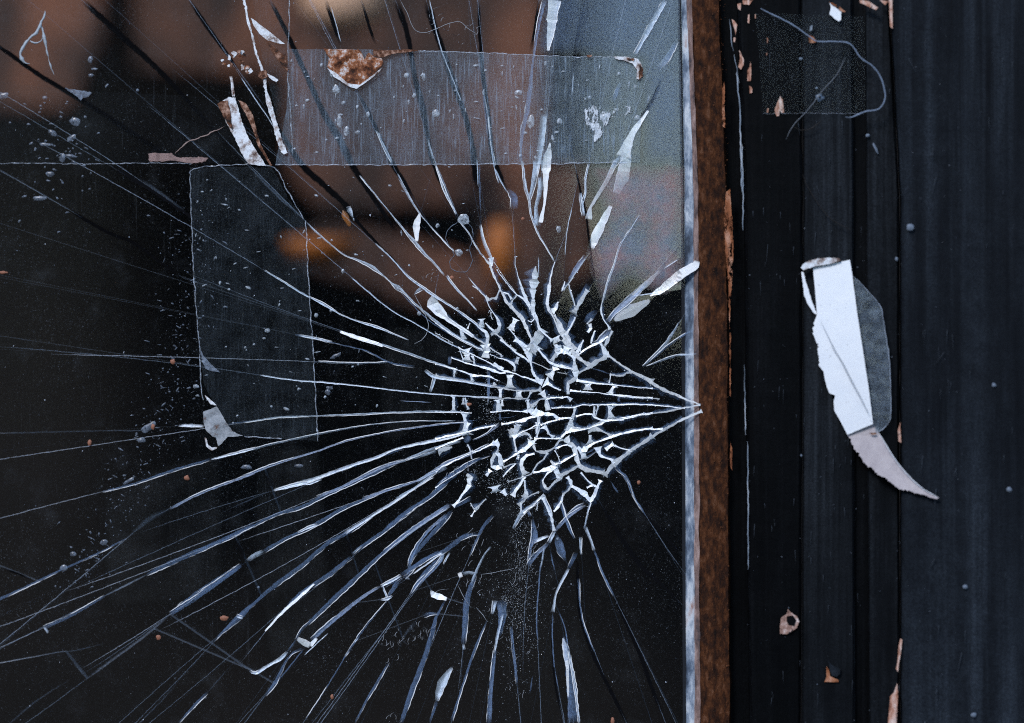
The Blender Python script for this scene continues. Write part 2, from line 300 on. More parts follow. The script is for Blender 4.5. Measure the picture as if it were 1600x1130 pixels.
CRACKS = """
T 680 400 7.535
W 560,0,8 640,100,18 670,190,22 720,290,16 765,390,18 800,460,24 840,540,30 900,600,36 945,660,30 1010,720,50 1040,760,30 1080,860,40 1110,930,24 1140,1010,12
W 655,20,30 665,90,36 650,140,14
W 590,470,14 630,520,30 680,500,16 715,510,24 745,440,12 765,390,10
W 440,350,4 520,410,5 580,470,10 610,530,8 640,600,6 690,680,8 740,760,24 760,820,40 740,880,40 690,910,30
W 635,640,3 675,750,3
W 725,160,6 800,270,6 880,370,8 960,455,10 1040,500,20 1100,580,28 1140,640,30
W 690,70,2 760,180,3 850,310,4 950,440,5
W 960,460,10 910,520,14 885,590,22
W 800,430,5 860,450,14 900,510,16
W 940,0,3 945,120,4 975,240,5 1000,320,16 1030,400,24 1060,480,26 1100,570,24 1135,620,20
W 1185,120,4 1175,220,60 1160,340,90 1150,420,60 1155,500,50 1150,600,46 1150,660,44 1190,720,36 1210,800,20 1230,850,30 1270,900,20 1330,950,10 1380,1000,20
W 1150,680,20 1170,740,10 1130,775,6 1090,760,4
W 1410,70,5 1385,140,6 1355,260,14 1340,380,36 1330,480,30 1320,560,40 1340,640,20 1400,730,12 1430,800,16 1460,870,40 1500,930,50 1540,1020,50 1600,1080,40
W 1450,540,4 1420,620,40 1370,660,50
W 1265,860,60 1230,920,90 1180,1000,80 1130,1070,70 1060,1130,60
W 870,860,6 930,930,16 980,1000,30 1060,1060,40 1120,1090,40
W 950,740,44 920,800,46 890,870,40
W 0,470,3 100,545,4 250,640,4 400,755,4 470,800,6 540,860,24 600,900,40 620,960,40 610,1060,50 600,1130,60
W 410,790,4 380,860,8
W 0,640,8 60,650,30 130,720,24 200,780,12 290,840,10 370,900,12 480,970,14 560,1020,14 650,1080,8 720,1130,5
M 40,560,5 60,640,16
W 315,850,30 325,920,40 335,985,50
W 0,785,6 90,850,6 200,920,10 300,980,12 420,1040,10 560,1110,8
W 0,905,3 90,960,4 210,1025,3
W 0,930,3 150,1020,3 210,1050,3
W 545,740,40 550,800,44 545,840,30
W 590,790,8 650,850,20 690,890,26 660,930,16
W 690,910,8 770,960,14 850,1040,10 950,1120,12
T 680 530 7.535
W 770,0,20 830,60,10 900,110,8 960,160,16 1020,200,20 1110,260,20
W 940,0,30 1010,60,30 1070,130,60 1110,190,60 1120,240,30 1125,300,14 1140,370,20 1170,430,36 1220,490,40 1270,510,40
W 1210,80,60 1150,170,50
W 590,60,90 600,140,80 590,220,40
W 640,100,6 700,145,6 770,180,16 790,210,14
W 640,180,3 740,220,4 850,250,14 920,290,30 940,330,20 930,380,10
W 975,210,14 950,290,26
W 270,95,8 400,160,10 480,205,10 600,260,10 700,310,14 800,370,24 900,395,12 1000,430,10 1100,465,16 1200,500,14
W 350,120,70 375,200,80 370,265,80
W 290,110,6 330,250,8
W 440,190,20 460,240,10 460,290,8
W 190,215,6 310,265,8 400,290,14 520,320,14 640,355,30 760,400,14 830,395,8
W 690,280,12 750,330,40 800,360,20
W 0,290,10 120,320,10 220,350,14 360,395,12 440,430,24 540,430,14 640,440,16 740,490,5
M 170,200,30 165,300,30
W 235,360,16 220,450,8
W 420,420,10 435,500,22
W 0,430,24 100,455,22 250,480,18 400,505,14 560,540,14 700,560,20 850,590,12 960,605,14 1100,605,14 1180,610,30 1250,590,40
W 690,510,8 700,550,30
M 630,360,30 630,540,26 625,640,26 630,760,14
W 880,420,40 880,500,60 880,580,60
W 190,660,5 330,668,5 450,685,8 600,690,6 750,700,6 860,695,12 980,705,14 1090,700,10 1130,620,16
W 765,580,24 765,690,20
W 985,610,30 985,690,40
W 215,665,36 220,760,36 215,850,30
W 330,690,5 330,770,20
W 350,690,6 370,760,20 390,830,16
W 735,710,36 750,790,50 750,850,40
W 790,710,10 790,790,14
W 0,860,6 150,858,6 310,860,5 430,870,3
W 650,860,5 760,850,8 880,840,6 1000,850,6 1090,850,20
W 1090,710,20 1090,770,24 1100,830,50 1160,830,60
W 1120,790,30 1170,770,30 1230,710,10 1290,700,10
W 1250,620,40 1290,680,40 1310,720,34 1320,780,50 1330,840,40
W 1360,810,8 1430,812,8 1580,800,5 1700,790,8 
W 1300,700,20 1400,695,10 1507,685,12
W 1290,500,60 1340,525,30 1400,570,14 1480,600,10
W 1340,450,60 1380,400,50 1410,340,50 1430,320,40
W 1210,110,10 1260,180,16 1330,260,20 1400,300,30 1507,325,30 1640,360,20
W 1370,260,30 1420,180,40 1450,120,40 1420,60,20
W 1130,270,6 1240,310,6 1330,360,8 1380,355,4
W 1450,130,50 1520,150,50 1600,160,30
W 350,870,50 345,930,30 370,1000,50 360,1080,60 370,1130,50
M 0,1020,14 180,990,8 330,970,5 540,950,3
W 200,1130,8 400,1085,10 600,1030,8 720,1020,6
M 680,930,3 880,920,4 970,890,3
M 760,870,16 770,960,20
W 780,1000,16 860,990,20 950,975,24 1030,960,50 1100,930,20 1200,900,24
W 980,1000,40 960,1060,50 880,1110,50
W 1160,840,60 1200,870,70 1300,880,40 1400,890,30 1450,940,20
W 1220,900,36 1220,980,34 1210,1060,40 1195,1120,14
W 1240,1010,10 1330,980,14 1430,950,12 1507,930,10
W 1270,1020,40 1310,1060,14 1340,1120,12
W 980,1120,6 1100,1060,8 1200,1010,8
T 820 530 7.535
W 450,0,40 510,70,40 560,150,50 620,210,50 700,270,40 770,310,40
W 690,10,6 640,110,30 600,180,30
W 620,190,8 700,130,16 800,70,24 870,40,30 980,-30,10
W 880,30,16 930,110,40 960,180,60 940,220,40 850,260,40 790,310,50 700,360,20 630,400,12
W 960,180,40 1020,220,20 1120,290,16 1200,350,20 1300,400,30 1400,450,34 1507,510,40
W 575,180,50 585,260,30 590,330,60 600,400,60 600,460,40 560,490,40 510,520,36 510,600,30 510,650,20
W 390,70,60 380,130,40 420,160,40
W 500,90,50 480,140,30
W 460,320,20 560,360,14
W 390,390,3 500,410,6
W 610,480,20 720,505,20 850,520,14 1000,535,10 1150,550,6 1300,570,4 1507,580,8
M 780,340,10 900,375,10 1000,410,10
W 1000,410,10 1070,430,16 1160,430,20 1200,400,16 1260,390,16
W 1010,420,6 990,520,6
M 950,460,50 960,515,30
W 740,510,60 740,600,50
W 530,605,14 620,615,12 720,620,8 850,630,5 1000,650,10 1150,670,20 1300,680,16 1507,695,12
W 1060,540,40 1020,600,40 1000,650,30
M 1100,670,10 1110,740,30
W 300,690,10 420,685,8 500,680,14 550,720,30
W 320,810,8 450,805,10 580,800,12 680,775,8 850,775,6 970,770,12 1100,770,10 1250,768,10 1400,772,8 1507,775,8
W 595,800,20 580,870,20 550,950,40 540,1020,70 500,1090,40
W 820,790,10 815,860,20 820,910,20
W 865,780,10 850,850,10 830,910,10
W 1015,780,60 1000,850,40 1020,940,50
W 600,910,12 700,885,12 790,885,14 820,920,20 880,945,16 950,965,20 1050,950,24 1200,925,24 1350,890,16 1507,870,14
W 560,1040,20 640,1060,24 740,1045,12 850,1000,16 930,965,20
W 400,940,16 480,935,16 560,925,10
T 820 660 7.535
W 1507,70,20 1350,90,16 1200,115,16 1100,140,24 1030,165,30 930,200,14 830,240,14 760,280,30 700,320,50 640,350,30
W 1507,160,40 1400,240,30 1300,300,40 1230,350,40 1130,420,40 1050,490,60 990,560,40 940,630,40
W 1060,270,8 1130,300,10 1210,320,16 1250,330,14
W 740,90,40 840,75,60 910,100,14 970,130,14 1020,160,20
W 770,150,16 770,200,30 780,260,60
W 1050,255,30 990,290,40 950,320,30
W 860,290,40 870,340,40 890,390,30 960,420,14 1020,440,30 1060,480,20
M 920,290,30 990,250,20
W 600,370,10 500,430,16 420,480,20 340,490,20
M 700,430,30 800,370,12 850,330,20
M 700,380,14 840,300,14
W 480,180,50 520,240,50 580,300,60 600,370,50 620,440,50 650,520,60 720,560,50 800,570,40 870,590,40 940,600,70
W 620,290,20 680,350,50 700,430,40
W 150,0,30 145,100,12 140,180,10
W 110,190,16 200,190,8 320,190,8 420,190,20 480,130,20 540,90,70 600,85,40 700,80,14 800,50,14 900,20,14 950,-20,14
W 250,40,10 290,140,10 340,180,30
W 90,210,40 100,270,30 130,340,12 230,350,50 300,330,20 350,300,16 400,220,16 440,190,20
W 360,310,14 440,280,16 500,265,12 560,290,10
W 350,330,6 390,400,6 410,470,6
W 270,360,20 220,430,14 150,490,12 110,560,12 90,600,8
W 100,590,12 170,580,14 230,560,40 300,540,60 350,520,50 330,480,20 300,450,6
W 350,520,50 380,590,40 410,660,50 370,690,14
W 360,500,20 420,480,16
W 400,650,50 460,610,30 520,580,30 580,540,30 630,510,10
W 300,560,20 240,640,14 210,690,14 240,770,30 270,790,30 330,730,16 370,690,10
W 500,640,20 540,700,40 550,750,20 500,810,16 450,850,16
W 550,750,16 620,790,40 700,840,50 770,920,60 810,870,30 840,800,30 890,680,20
W 660,590,8 740,690,12 820,750,30 870,770,10
W 730,770,10 800,740,12
W 450,850,8 430,930,20 390,990,30 340,1050,8
W 430,930,4 460,1020,10 490,1120,12
M 220,850,10 240,930,30 280,1010,30 320,1100,10
W 0,900,20 80,850,12 170,820,6
W 0,1050,14 100,970,10 170,900,16 230,850,12
M 500,1100,30 600,1020,40 700,950,10
W 720,1130,4 760,1000,8 780,950,8
M 1060,490,10 1130,590,16 1200,690,14 1280,890,5 1350,980,20 1430,1110,6
M 1030,740,6 1090,830,8
T 680 660 7.535
W 375,0,50 355,80,70 350,140,80
W 0,200,14 150,160,16 330,125,12 500,80,10 700,35,8
W 0,310,14 100,270,14 250,210,16 330,180,10
M 350,170,80 400,230,70
W 30,340,40 120,310,50 200,290,6
W 380,260,8 410,340,14 430,430,8
M 440,210,10 600,140,14 700,60,30 760,20,20
W 430,350,14 520,330,10 640,270,14 700,240,30
W 0,580,14 80,530,16 250,440,12 420,360,8
M 0,760,20 150,640,40 300,540,50 430,470,30 560,420,14 650,390,8
W 0,770,5 130,680,6 300,580,6
W 700,220,40 740,270,40 740,320,16 720,360,30 760,400,40 770,460,50 780,520,30
W 710,370,20 670,440,30 660,520,20 720,540,50 780,520,30
W 650,560,20 600,630,20
W 800,460,14 880,420,8 960,370,20 1030,330,50 1110,270,40 1140,220,50
W 800,530,12 900,490,14 950,485,10 870,560,14 800,640,6
W 980,380,20 970,440,14
W 880,120,50 940,130,60 970,40,50
W 940,130,50 930,210,14 950,300,20 950,350,12
W 970,165,10 1060,130,40 1100,140,20 1130,200,16
W 980,120,6 1190,60,6
W 1170,370,12 1080,390,30 1020,440,40 1010,500,50 1030,570,40 1060,620,50
W 1050,640,20 1010,720,24 950,800,30 910,870,40
W 860,700,5 1030,650,10 1140,600,10
W 1050,680,8 1060,780,20 1080,850,40 1030,890,30
W 700,750,70 715,820,60
W 790,800,30 840,860,20
W 370,610,14 410,650,60 400,740,50 330,840,20 270,930,20 210,990,20
M 210,1010,20 350,930,40 430,890,40
W 415,950,6 450,1010,12 470,1030,30 540,960,12 600,900,5
W 470,1040,10 420,1110,10
M 0,1090,14 100,1000,20 190,970,30
W 980,980,20 1100,870,12
W 1010,940,12 1010,1050,16 1000,1110,30
W 1030,1060,20 1140,990,14 1200,930,12 1250,880,8
W 1210,940,4 1190,1030,8
M 1090,1040,20 1120,1110,30
T 820 400 7.535
M 720,0,40 620,130,50 520,280,40
W 710,40,8 600,200,12 520,320,10 440,410,16 470,300,6
W 515,330,5 550,440,6 590,590,6
M 750,330,60 700,440,60 640,550,50
W 740,400,30 700,460,40 640,560,44 570,680,50
M 570,680,50 550,780,60 500,870,20
W 590,720,10 550,820,14 490,920,16
W 1090,0,8 1030,180,5 980,320,10 940,440,16 910,550,10 895,630,20 920,740,10 990,840,14 1000,870,20
M 850,640,20 780,700,70 710,790,60
W 790,740,14 730,800,8
W 760,800,20 775,850,30 740,900,16
W 690,990,5 650,1080,20 640,1130,20
M 1400,340,40 1200,530,50 1060,670,50 980,780,50
M 1010,860,40 960,910,50 900,960,40 860,1010,30 800,1030,20
W 1030,880,16 970,1000,30 940,1060,16
W 830,880,6 790,980,20 780,1030,10
W 350,690,10 430,850,40 490,930,50 520,1010,50 560,1060,40 590,1110,40
W 350,960,50 380,1020,60
T 850 500 3.767
W 500,300,8 590,340,14 690,405,16 830,465,10 920,500,4
M 450,380,5 600,400,4 700,410,5
W 440,450,6 550,455,5 680,465,4
W 400,500,5 560,498,4 700,505,4 830,520,3
W 400,590,10 500,575,8 600,555,6 720,540,8 830,515,8 920,500,4
W 400,685,8 500,660,8 600,640,6 700,645,10
W 410,860,12 500,780,12 600,710,14 700,650,12 830,580,10 930,535,12
B 580,275,6 650,210,14 710,150,14 750,90,12 800,10,4
M 620,250,6 720,160,10 820,90,8 890,55,4
B 600,275,4 700,235,8 780,210,10 830,205,8 900,200,3
M 415,870,5 470,910,12 500,950,8 540,1060,5 575,1115,10
M 390,950,4 440,1020,6
F 830,520,6 900,500,6 935,492,6
T 750 250 3.767
S 1280,595,20 1270,620,32 1200,660,36 1120,720,34 1060,770,26 1000,800,6
S 1000,825,8 970,845,30 900,880,50 820,925,30 790,945,10
B 1050,780,4 900,800,4
B 1170,580,4 1080,640,6
S 1060,650,8 980,730,22 900,800,14
M 1000,700,14 900,810,22 790,900,20 750,950,16
B 940,320,3 890,400,4 830,490,6 790,610,5 750,720,6 730,800,8
B 330,0,30 320,120,24 300,200,14 290,240,10
B 250,0,6 265,150,14 290,240,10 300,320,8 340,430,6 400,530,4 440,600,5
S 390,0,40 385,180,14 380,260,8 355,370,16
B 360,100,24 350,200,20 330,290,16 340,390,30
M 160,170,10 200,220,40 200,290,40
B 80,30,4 120,120,6 160,190,4
B 640,20,8 620,120,8 620,200,8 600,260,14 610,330,16
S 800,0,16 760,100,16 700,200,14 650,280,10 640,350,30
S 770,270,14 720,370,30 680,450,36 655,520,20
B 590,190,14 600,280,16
K 560,30,10 590,180,10 620,300,10 640,450,10 660,620,10 680,720,6
B 540,280,3 510,430,3 500,560,3
B 520,740,5 555,850,5
B 345,570,4 345,680,4
T 750 0 3.767
S 440,0,50 425,100,40 415,200,30 400,300,10
M 380,0,20 350,120,20 330,240,14 310,380,10 300,480,20 280,640,24 250,780,20 240,900,10 245,960,6
K 345,0,14 330,120,14 300,300,14
K 625,0,40 600,140,36 570,320,34 540,480,26 515,640,26 530,800,24 545,950,24
B 550,430,4 540,560,4
B 1090,0,24 1000,160,24 910,320,16
M 1160,240,20 1090,360,30 1040,400,30
M 830,480,16 780,600,24
B 375,670,26 365,800,30 345,930,24 325,1040,24
S 412,840,6 400,920,30 385,1010,40
K 1070,460,6 1000,620,20 930,710,10
B 995,560,6 985,610,10
S 990,650,10 900,780,24 865,860,40 845,925,60
B 840,920,30 800,960,20 750,1050,18
S 865,900,40 840,1040,50 800,1140,26
M 15,520,10 40,700,16 70,900,14 90,980,8
T 400 0 3.767
K 80,0,20 160,150,24 230,300,26 300,450,30 390,650,34 480,800,40 560,960,36 620,1060,30 700,1180,26 830,1370,16
K 410,0,20 460,150,24 500,270,16
B 440,40,3 500,250,4
K 600,540,10 660,660,24 740,830,20 800,960,30 870,1070,24 940,1190,14
B 710,770,6 770,900,12 800,960,8
K 620,0,14 680,200,16 710,270,10
K 820,0,36 880,160,30 910,300,26 940,480,30 985,650,34 1010,800,24 1040,950,24 1120,1140,22 1180,1260,12
B 1010,820,6 1040,920,8 1080,1040,6 1110,1130,5 1180,1260,8
K 1000,0,40 1050,160,36 1110,330,34 1160,480,34 1230,680,30 1270,840,30 1290,1000,36 1310,1130,30
B 1020,0,5 1080,260,5 1150,450,5 1210,600,4
B 1300,930,5 1310,1100,4
K 1310,0,14 1320,240,18 1340,480,26 1370,700,26 1390,900,26 1440,1040,24 1480,1130,20
B 1370,680,10 1380,800,6 1400,960,6 1430,1080,6
K 0,560,16 100,700,18 160,800,20 270,970,34 400,1090,34 520,1200,30 600,1310,20 700,1420,14 880,1600,6
T 400 250 3.767
B 610,90,4 690,190,5 780,300,4 870,410,8 930,480,16 980,540,14 1050,610,8 1110,680,6
B 830,80,8 880,180,12 940,280,6 1000,360,3 1120,490,5 1170,540,4
B 1060,30,4 1110,150,10 1180,320,8
B 700,490,3 800,580,6 900,690,8 980,750,10 1050,800,12 1130,850,6 1250,930,8 1340,1000,8
B 530,280,4 545,285,24 570,340,6
B 300,370,4 350,420,8 430,490,6 520,560,5 600,590,8 680,630,16 760,690,5 800,725,6 830,750,26 870,780,10 950,860,8 1020,920,12 1150,1020,12 1250,1080,10 1330,1120,8
B 560,690,4 700,810,5 750,850,4 820,900,4 950,970,4 1100,1060,5 1200,1110,5
B 50,650,5 150,710,6 280,790,8 320,810,6 400,850,12 500,910,4 600,950,6 700,980,10 800,1020,5 900,1060,3
B 250,1030,8 350,1050,8 450,1070,5
S 500,1015,5 600,1050,12 750,1095,10
S 965,310,6 945,380,30 945,480,12
B 930,790,5 980,750,24
S 1050,790,14 1040,850,50 1080,890,40 1130,940,16 1200,985,14 1280,1040,12
B 1205,990,14 1220,1050,24
B 1320,380,8 1340,480,14 1375,560,14 1390,610,10
M 1315,20,4 1320,300,4
B 1190,350,8 1250,430,5 1320,550,6 1340,570,8
B 1120,680,10 1180,760,8 1240,820,5 1300,890,4
M 1250,690,3 1350,800,8
M 860,790,4 1000,930,4 1160,1040,3
T 0 0 2.974
K -60,180,16 0,220,16 200,360,20 400,480,22 600,610,22 740,700,18 800,730,6
K 510,770,16 700,880,18 860,990,14 1000,1090,8
K 380,0,24 500,110,26 700,290,24 800,390,20 900,500,14 1000,610,12 1120,740,8
K 880,0,14 960,120,20 1040,230,16 1110,330,10
B 1120,360,3 1200,480,3 1280,600,3
K 310,970,12 500,1080,14 620,1130,12 760,1230,12 860,1300,10
F 1180,800,10 1300,920,12 1400,1010,8
F 640,830,20 760,910,16 860,980,10
T 380 480 3.767
M 400,180,5 570,220,4 730,260,6 860,325,8 1010,350,12
B 440,322,8 650,330,8 850,325,6
S 570,145,10 680,180,12 800,215,8
B 800,215,8 950,265,10 1080,310,8 1230,360,8
M 300,160,8 430,185,10
B 100,400,5 300,430,5 500,445,6 700,465,5 900,490,5 1100,510,5 1340,525,4 1507,530,4
B 1070,370,14 1130,410,14 1240,425,14 1380,450,10 1480,470,8
B 1130,410,16 1100,500,10
M 920,550,3 1110,562,4
B 0,680,3 200,650,7 440,640,5 650,632,9 850,622,6 1100,615,8 1300,618,5
B 0,850,10 200,800,8 430,750,8 700,700,5 950,675,4 1250,670,4
M 0,1000,16 200,920,12 430,850,8 600,790,8 800,745,6 1000,710,8 1220,685,6 1320,680,4
B 180,1075,10 330,1040,20 450,1000,14 600,945,14 780,885,12 900,835,8 1050,800,14 1200,770,14 1320,735,10
M 430,1120,14 600,1050,14 800,950,16 950,900,14
B 950,900,10 1130,830,12 1280,790,10
M 700,1130,16 900,1060,12 1030,1020,8 1100,980,16 1200,920,20 1320,870,14 1450,810,14
B 900,1130,14 1030,1050,8 1140,970,8
M 1110,1110,20 1200,1020,30 1300,940,24 1400,890,14
K 1120,850,18 1130,960,18
T 0 620 3.767
M 600,560,8 800,510,10 1000,440,14 1240,370,12
B 1240,370,6 1400,330,10 1507,300,8
M -60,1225,12 0,1190,14 150,1120,10 380,1010,10 560,930,8 750,830,6
F 750,830,6 880,720,30 1000,660,20
M 1000,660,12 1200,560,12 1500,450,12
F 620,1170,10 740,1110,10 860,1050,10
M 860,1050,10 1000,980,24 1250,870,20 1500,750,16
M 1000,1280,24 1200,1130,24 1420,990,20
F 0,215,8 300,208,8 600,200,6 820,200,6 950,185,4
B 1050,172,5 1080,170,12 1200,172,12
M 1340,160,4 1507,140,4
K 0,1000,10 200,1080,10
T 0 830 3.767
M 255,570,20 410,500,14 620,380,10
F 620,380,10 860,260,10
B 260,560,10 285,600,8
F 510,870,10 700,730,14 860,610,14 1000,490,14
F 200,740,6 340,715,6 450,700,6 620,660,6
F 510,870,12 430,770,6 
M 1000,490,24 1200,360,24 1420,200,20
F 820,1130,4 950,1000,6 1040,900,8
M 1050,1130,8 1150,1020,14 1220,950,16
F 1220,950,8 1350,800,5
M 1260,650,6 1380,520,14 1500,420,20
F 60,1130,10 200,1010,8 400,880,8
T 300 700 3.767
F 200,370,4 330,310,8 450,260,8
B 480,250,8 620,210,12 690,205,18 760,180,14
M 760,180,14 900,120,14 1080,60,12 1250,0,10
M 0,620,24 200,540,14 380,450,12 500,390,16 640,350,18 800,270,18 1000,180,18 1200,90,16
B 1200,90,8 1440,20,12
M 0,890,28 150,790,24 290,690,24
B 325,665,14 360,640,24 420,610,18
M 420,610,20 560,530,16 720,455,20 880,360,18 1000,310,14 1150,250,10 1320,200,14
B 620,500,6 680,470,12 740,450,10
B 1320,200,14 1420,150,20 1500,110,20
M 150,1110,8 280,1000,24 360,920,14 500,800,24 650,690,22 800,560,20 930,490,20 1060,400,14
B 260,985,14 300,1000,16
B 900,500,16 1060,400,10 1200,310,12 1320,230,8 1420,170,8
S 430,1080,5 500,1000,8 550,950,10 650,860,12 720,800,6
M 560,930,14 650,850,20 800,750,24 940,640,20
M 960,610,20 1100,510,18 1250,400,16 1310,350,14 1420,270,20 1500,200,20
B 945,625,10 1000,575,6
M 680,1040,16 800,920,24 950,780,24 1100,640,18 1250,510,18 1400,410,20 1500,350,20
M 700,1130,20 850,1000,22 1000,880,16 1110,815,12
B 1110,815,12 1230,750,14
M 1230,750,20 1400,640,20 1470,610,14
B 1260,760,16 1280,770,6
B 1300,740,5 1400,670,6 1465,620,14 1470,650,16 1430,700,5
M 1280,720,16 1290,640,16 1380,500,14 1500,390,14
K 250,520,18 320,680,18
K 905,510,16 945,640,20
K 430,140,18 470,250,16
T 300 830 3.767
M 610,640,8 650,570,8 720,510,6
S 620,632,14 660,655,26 695,675,20
S 695,675,16 735,630,10
B 660,730,4 800,600,3
B 340,820,6 375,835,16 450,790,12 520,750,16 560,710,10
M 560,710,6 610,640,6
F 310,1120,3 430,970,6
M 430,970,10 490,890,20 570,740,8 650,690,14
M 430,960,4 540,840,6 660,690,6
F 250,760,5 300,795,5 360,830,8
M 660,1120,4 780,940,5 900,740,6 960,650,10 1030,550,8 1150,410,6
B 900,740,6 925,705,8
B 950,660,6 975,630,8
M 960,1130,8 1030,990,12 1090,890,14 1160,770,8
B 1120,320,5 1150,400,8
B 1110,405,5 1150,400,12 1180,380,5
M 1230,1130,20 1290,950,28 1370,740,26 1420,570,22 1440,500,14 1490,410,8
M 1400,1130,10 1440,1000,16 
B 1440,1000,16 1470,900,40 1530,800,10
M 1290,370,10 1330,310,20 1450,190,20 1480,130,14
F 1230,660,4 1260,600,14 1320,530,30
S 1405,350,6 1420,375,24 1450,385,24 1500,400,12
M 1360,500,20 1400,485,20 1450,490,8
T 600 780 3.2275
B 400,730,6 405,760,10
M 400,730,20 410,600,26 420,500,26 460,380,16
B 440,430,5 460,380,10 500,290,6 540,240,6
M 340,1120,12 400,930,8 450,780,12 490,680,8 520,610,4
M 530,1130,24 540,950,18 560,760,16
B 555,780,5 575,680,10 600,580,8
M 575,700,14 595,600,36 590,510,50
B 560,510,20 545,580,8
M 640,640,10 655,780,12 670,930,10
M 735,980,4 750,890,5
M 955,1130,50 945,950,44 925,800,30 905,690,10
S 903,700,5 912,750,18 925,850,10 930,1000,6
B 985,1130,8 960,940,8 930,760,6
M 930,760,6 910,640,4 880,570,4
M 850,580,6 850,700,5 860,850,4 880,960,3
K 845,600,10 860,900,10 900,1100,10
B 850,570,14 870,470,8 910,390,10 930,350,10
M 930,350,14 970,270,20
B 990,190,12 995,280,6
M 980,400,10 990,540,5 1010,640,6 1060,770,6
K 975,300,12 985,560,14 1045,760,16 1110,900,16 1200,1080,16 1230,1150,14
B 1015,140,12 1040,200,10 1060,260,10
M 1060,260,10 1110,390,8 1160,490,8
K 1160,490,14 1230,640,20 1290,780,20 1340,920,18 1400,1080,16
K 1090,20,14 1180,170,20 1291,330,20 1400,430,14 1500,530,8
K 1240,0,14 1360,120,16 1500,280,12
B 1040,20,6 1010,150,6
M 870,180,16 890,250,40 915,310,8
B 870,195,8 880,200,12
W 800,-10,12 840,70,16 860,160,8
M 890,10,10 920,110,14 960,200,8
M 1020,30,6 940,80,14 860,160,16 
B 860,160,12 830,220,14 
M 830,220,14 750,300,20 730,340,20
M 750,100,8 760,190,30 740,240,14 730,330,14
B 750,215,16 830,185,8
M 790,320,6 780,440,5 770,600,5 775,720,4
B 810,240,6 790,350,5
M 840,270,5 860,360,5
B 780,10,8 700,70,16 650,150,10
M 380,200,20 440,180,12 480,180,8
M 550,80,14 500,140,14 470,200,10 430,290,8
M 130,330,10 160,270,16 300,110,20 340,60,14
M 100,400,16 180,320,18 290,270,20 400,190,20 440,175,12
M 130,480,8 200,380,20 290,290,14
B 300,330,5 330,270,8
M 0,440,12 90,390,16
M 0,270,18 150,150,20 330,30,20
B 0,275,4 150,160,5 330,40,4
M 0,160,18 120,60,18 220,0,14
B 0,50,8 60,15,8
M 10,510,10 60,430,20 80,400,10
S 380,370,12 390,395,12
B 400,380,16 430,370,12 465,380,14
"""
# ---------------------------------------------------------------- the glass pane: cracks traced as lines (x, y, width), in patches
cracks = []
ox = oy = 0.0; sc_ = 1.0
for line in CRACKS.strip().splitlines():
    w = line.split()
    if w[0] == 'T': ox, oy, sc_ = float(w[1]), float(w[2]), float(w[3]); continue
    pts = [tuple(float(a) for a in q.split(',')) for q in w[1:]]
    cracks.append((w[0], tile(pts, ox, oy, sc_)))

window = empty('cracked_window', P(620, 1380, .002))
tag(window, 'dark shop window pane cracked in a starburst, held by a rusty glazing strip', 'window')

# shards: the crack lines split the pane; every closed cell becomes a piece of glass with its own slight tilt
BX0, BX1, BY0, BY1 = -420.0, 1072.0, -330.0, 1460.0
def seg_hit(p, d, a, b):
    rx, ry = d; sx, sy = b[0] - a[0], b[1] - a[1]; den = rx * sy - ry * sx
    if abs(den) < 1e-9: return None
    t = ((a[0] - p[0]) * sy - (a[1] - p[1]) * sx) / den; u = ((a[0] - p[0]) * ry - (a[1] - p[1]) * rx) / den
    return t if t > .3 and -1e-6 <= u <= 1 + 1e-6 else None
lines = []
for k, (cl, pts) in enumerate(cracks):
    L = sum(math.hypot(pts[i + 1][0] - pts[i][0], pts[i + 1][1] - pts[i][1]) for i in range(len(pts) - 1))
    if L > 14: lines.append([(p[0], p[1]) for p in pts])
segs = [(l[i], l[i + 1], li) for li, l in enumerate(lines) for i in range(len(l) - 1)]
border = [((BX0, BY0), (BX1, BY0), -1), ((BX1, BY0), (BX1, BY1), -1), ((BX1, BY1), (BX0, BY1), -1), ((BX0, BY1), (BX0, BY0), -1)]
CX, CY = 840, 640
hair_ext = []
new_lines = []
for li, l in enumerate(lines):
    l = list(l)
    for end in (0, 1):
        p = l[-1] if end else l[0]; q = l[-2] if end else l[1]
        dx, dy = p[0] - q[0], p[1] - q[1]; dl = math.hypot(dx, dy) or 1; dx /= dl; dy /= dl
        far = math.hypot(p[0] - CX, p[1] - CY); out_ = (p[0] - CX) * dx + (p[1] - CY) * dy > 0
        limit = 4000 if (far > 230 and out_) else (22 if far < 230 else 60)
        best = None
        for a, b, lj in segs + border:
            if lj == li: continue
            t = seg_hit(p, (dx, dy), a, b)
            if t is not None and t < limit and (best is None or t < best): best = t
        if best is not None:
            e = (p[0] + dx * (best + .4), p[1] + dy * (best + .4))
            e = (min(max(e[0], BX0), BX1), min(max(e[1], BY0), BY1))
            LL = sum(math.hypot(l[i + 1][0] - l[i][0], l[i + 1][1] - l[i][1]) for i in range(len(l) - 1))
            if best > 12 and far > 200 and LL > 75 and out_: hair_ext.append((p, (p[0] + dx * min(best, 420), p[1] + dy * min(best, 420))))
            if end: l.append(e)
            else: l.insert(0, e)
    new_lines.append([(min(max(p[0], BX0), BX1), min(max(p[1], BY0), BY1)) for p in l])
vv = [Vector(c) for c in ((BX0, BY0), (BX1, BY0), (BX1, BY1), (BX0, BY1))]; ee = [(0, 1), (1, 2), (2, 3), (3, 0)]
for l in new_lines:
    b = len(vv); vv += [Vector(p) for p in l]; ee += [(b + i, b + i + 1) for i in range(len(l) - 1) if (vv[b + i] - vv[b + i + 1]).length > .01]
r = delaunay_2d_cdt(vv, ee, [], 0, .25)
V2, E2, F2, oE = r[0], r[1], r[2], r[4]
cons = {tuple(sorted(e)) for e, o in zip(E2, oE) if o}
edge_f = {}
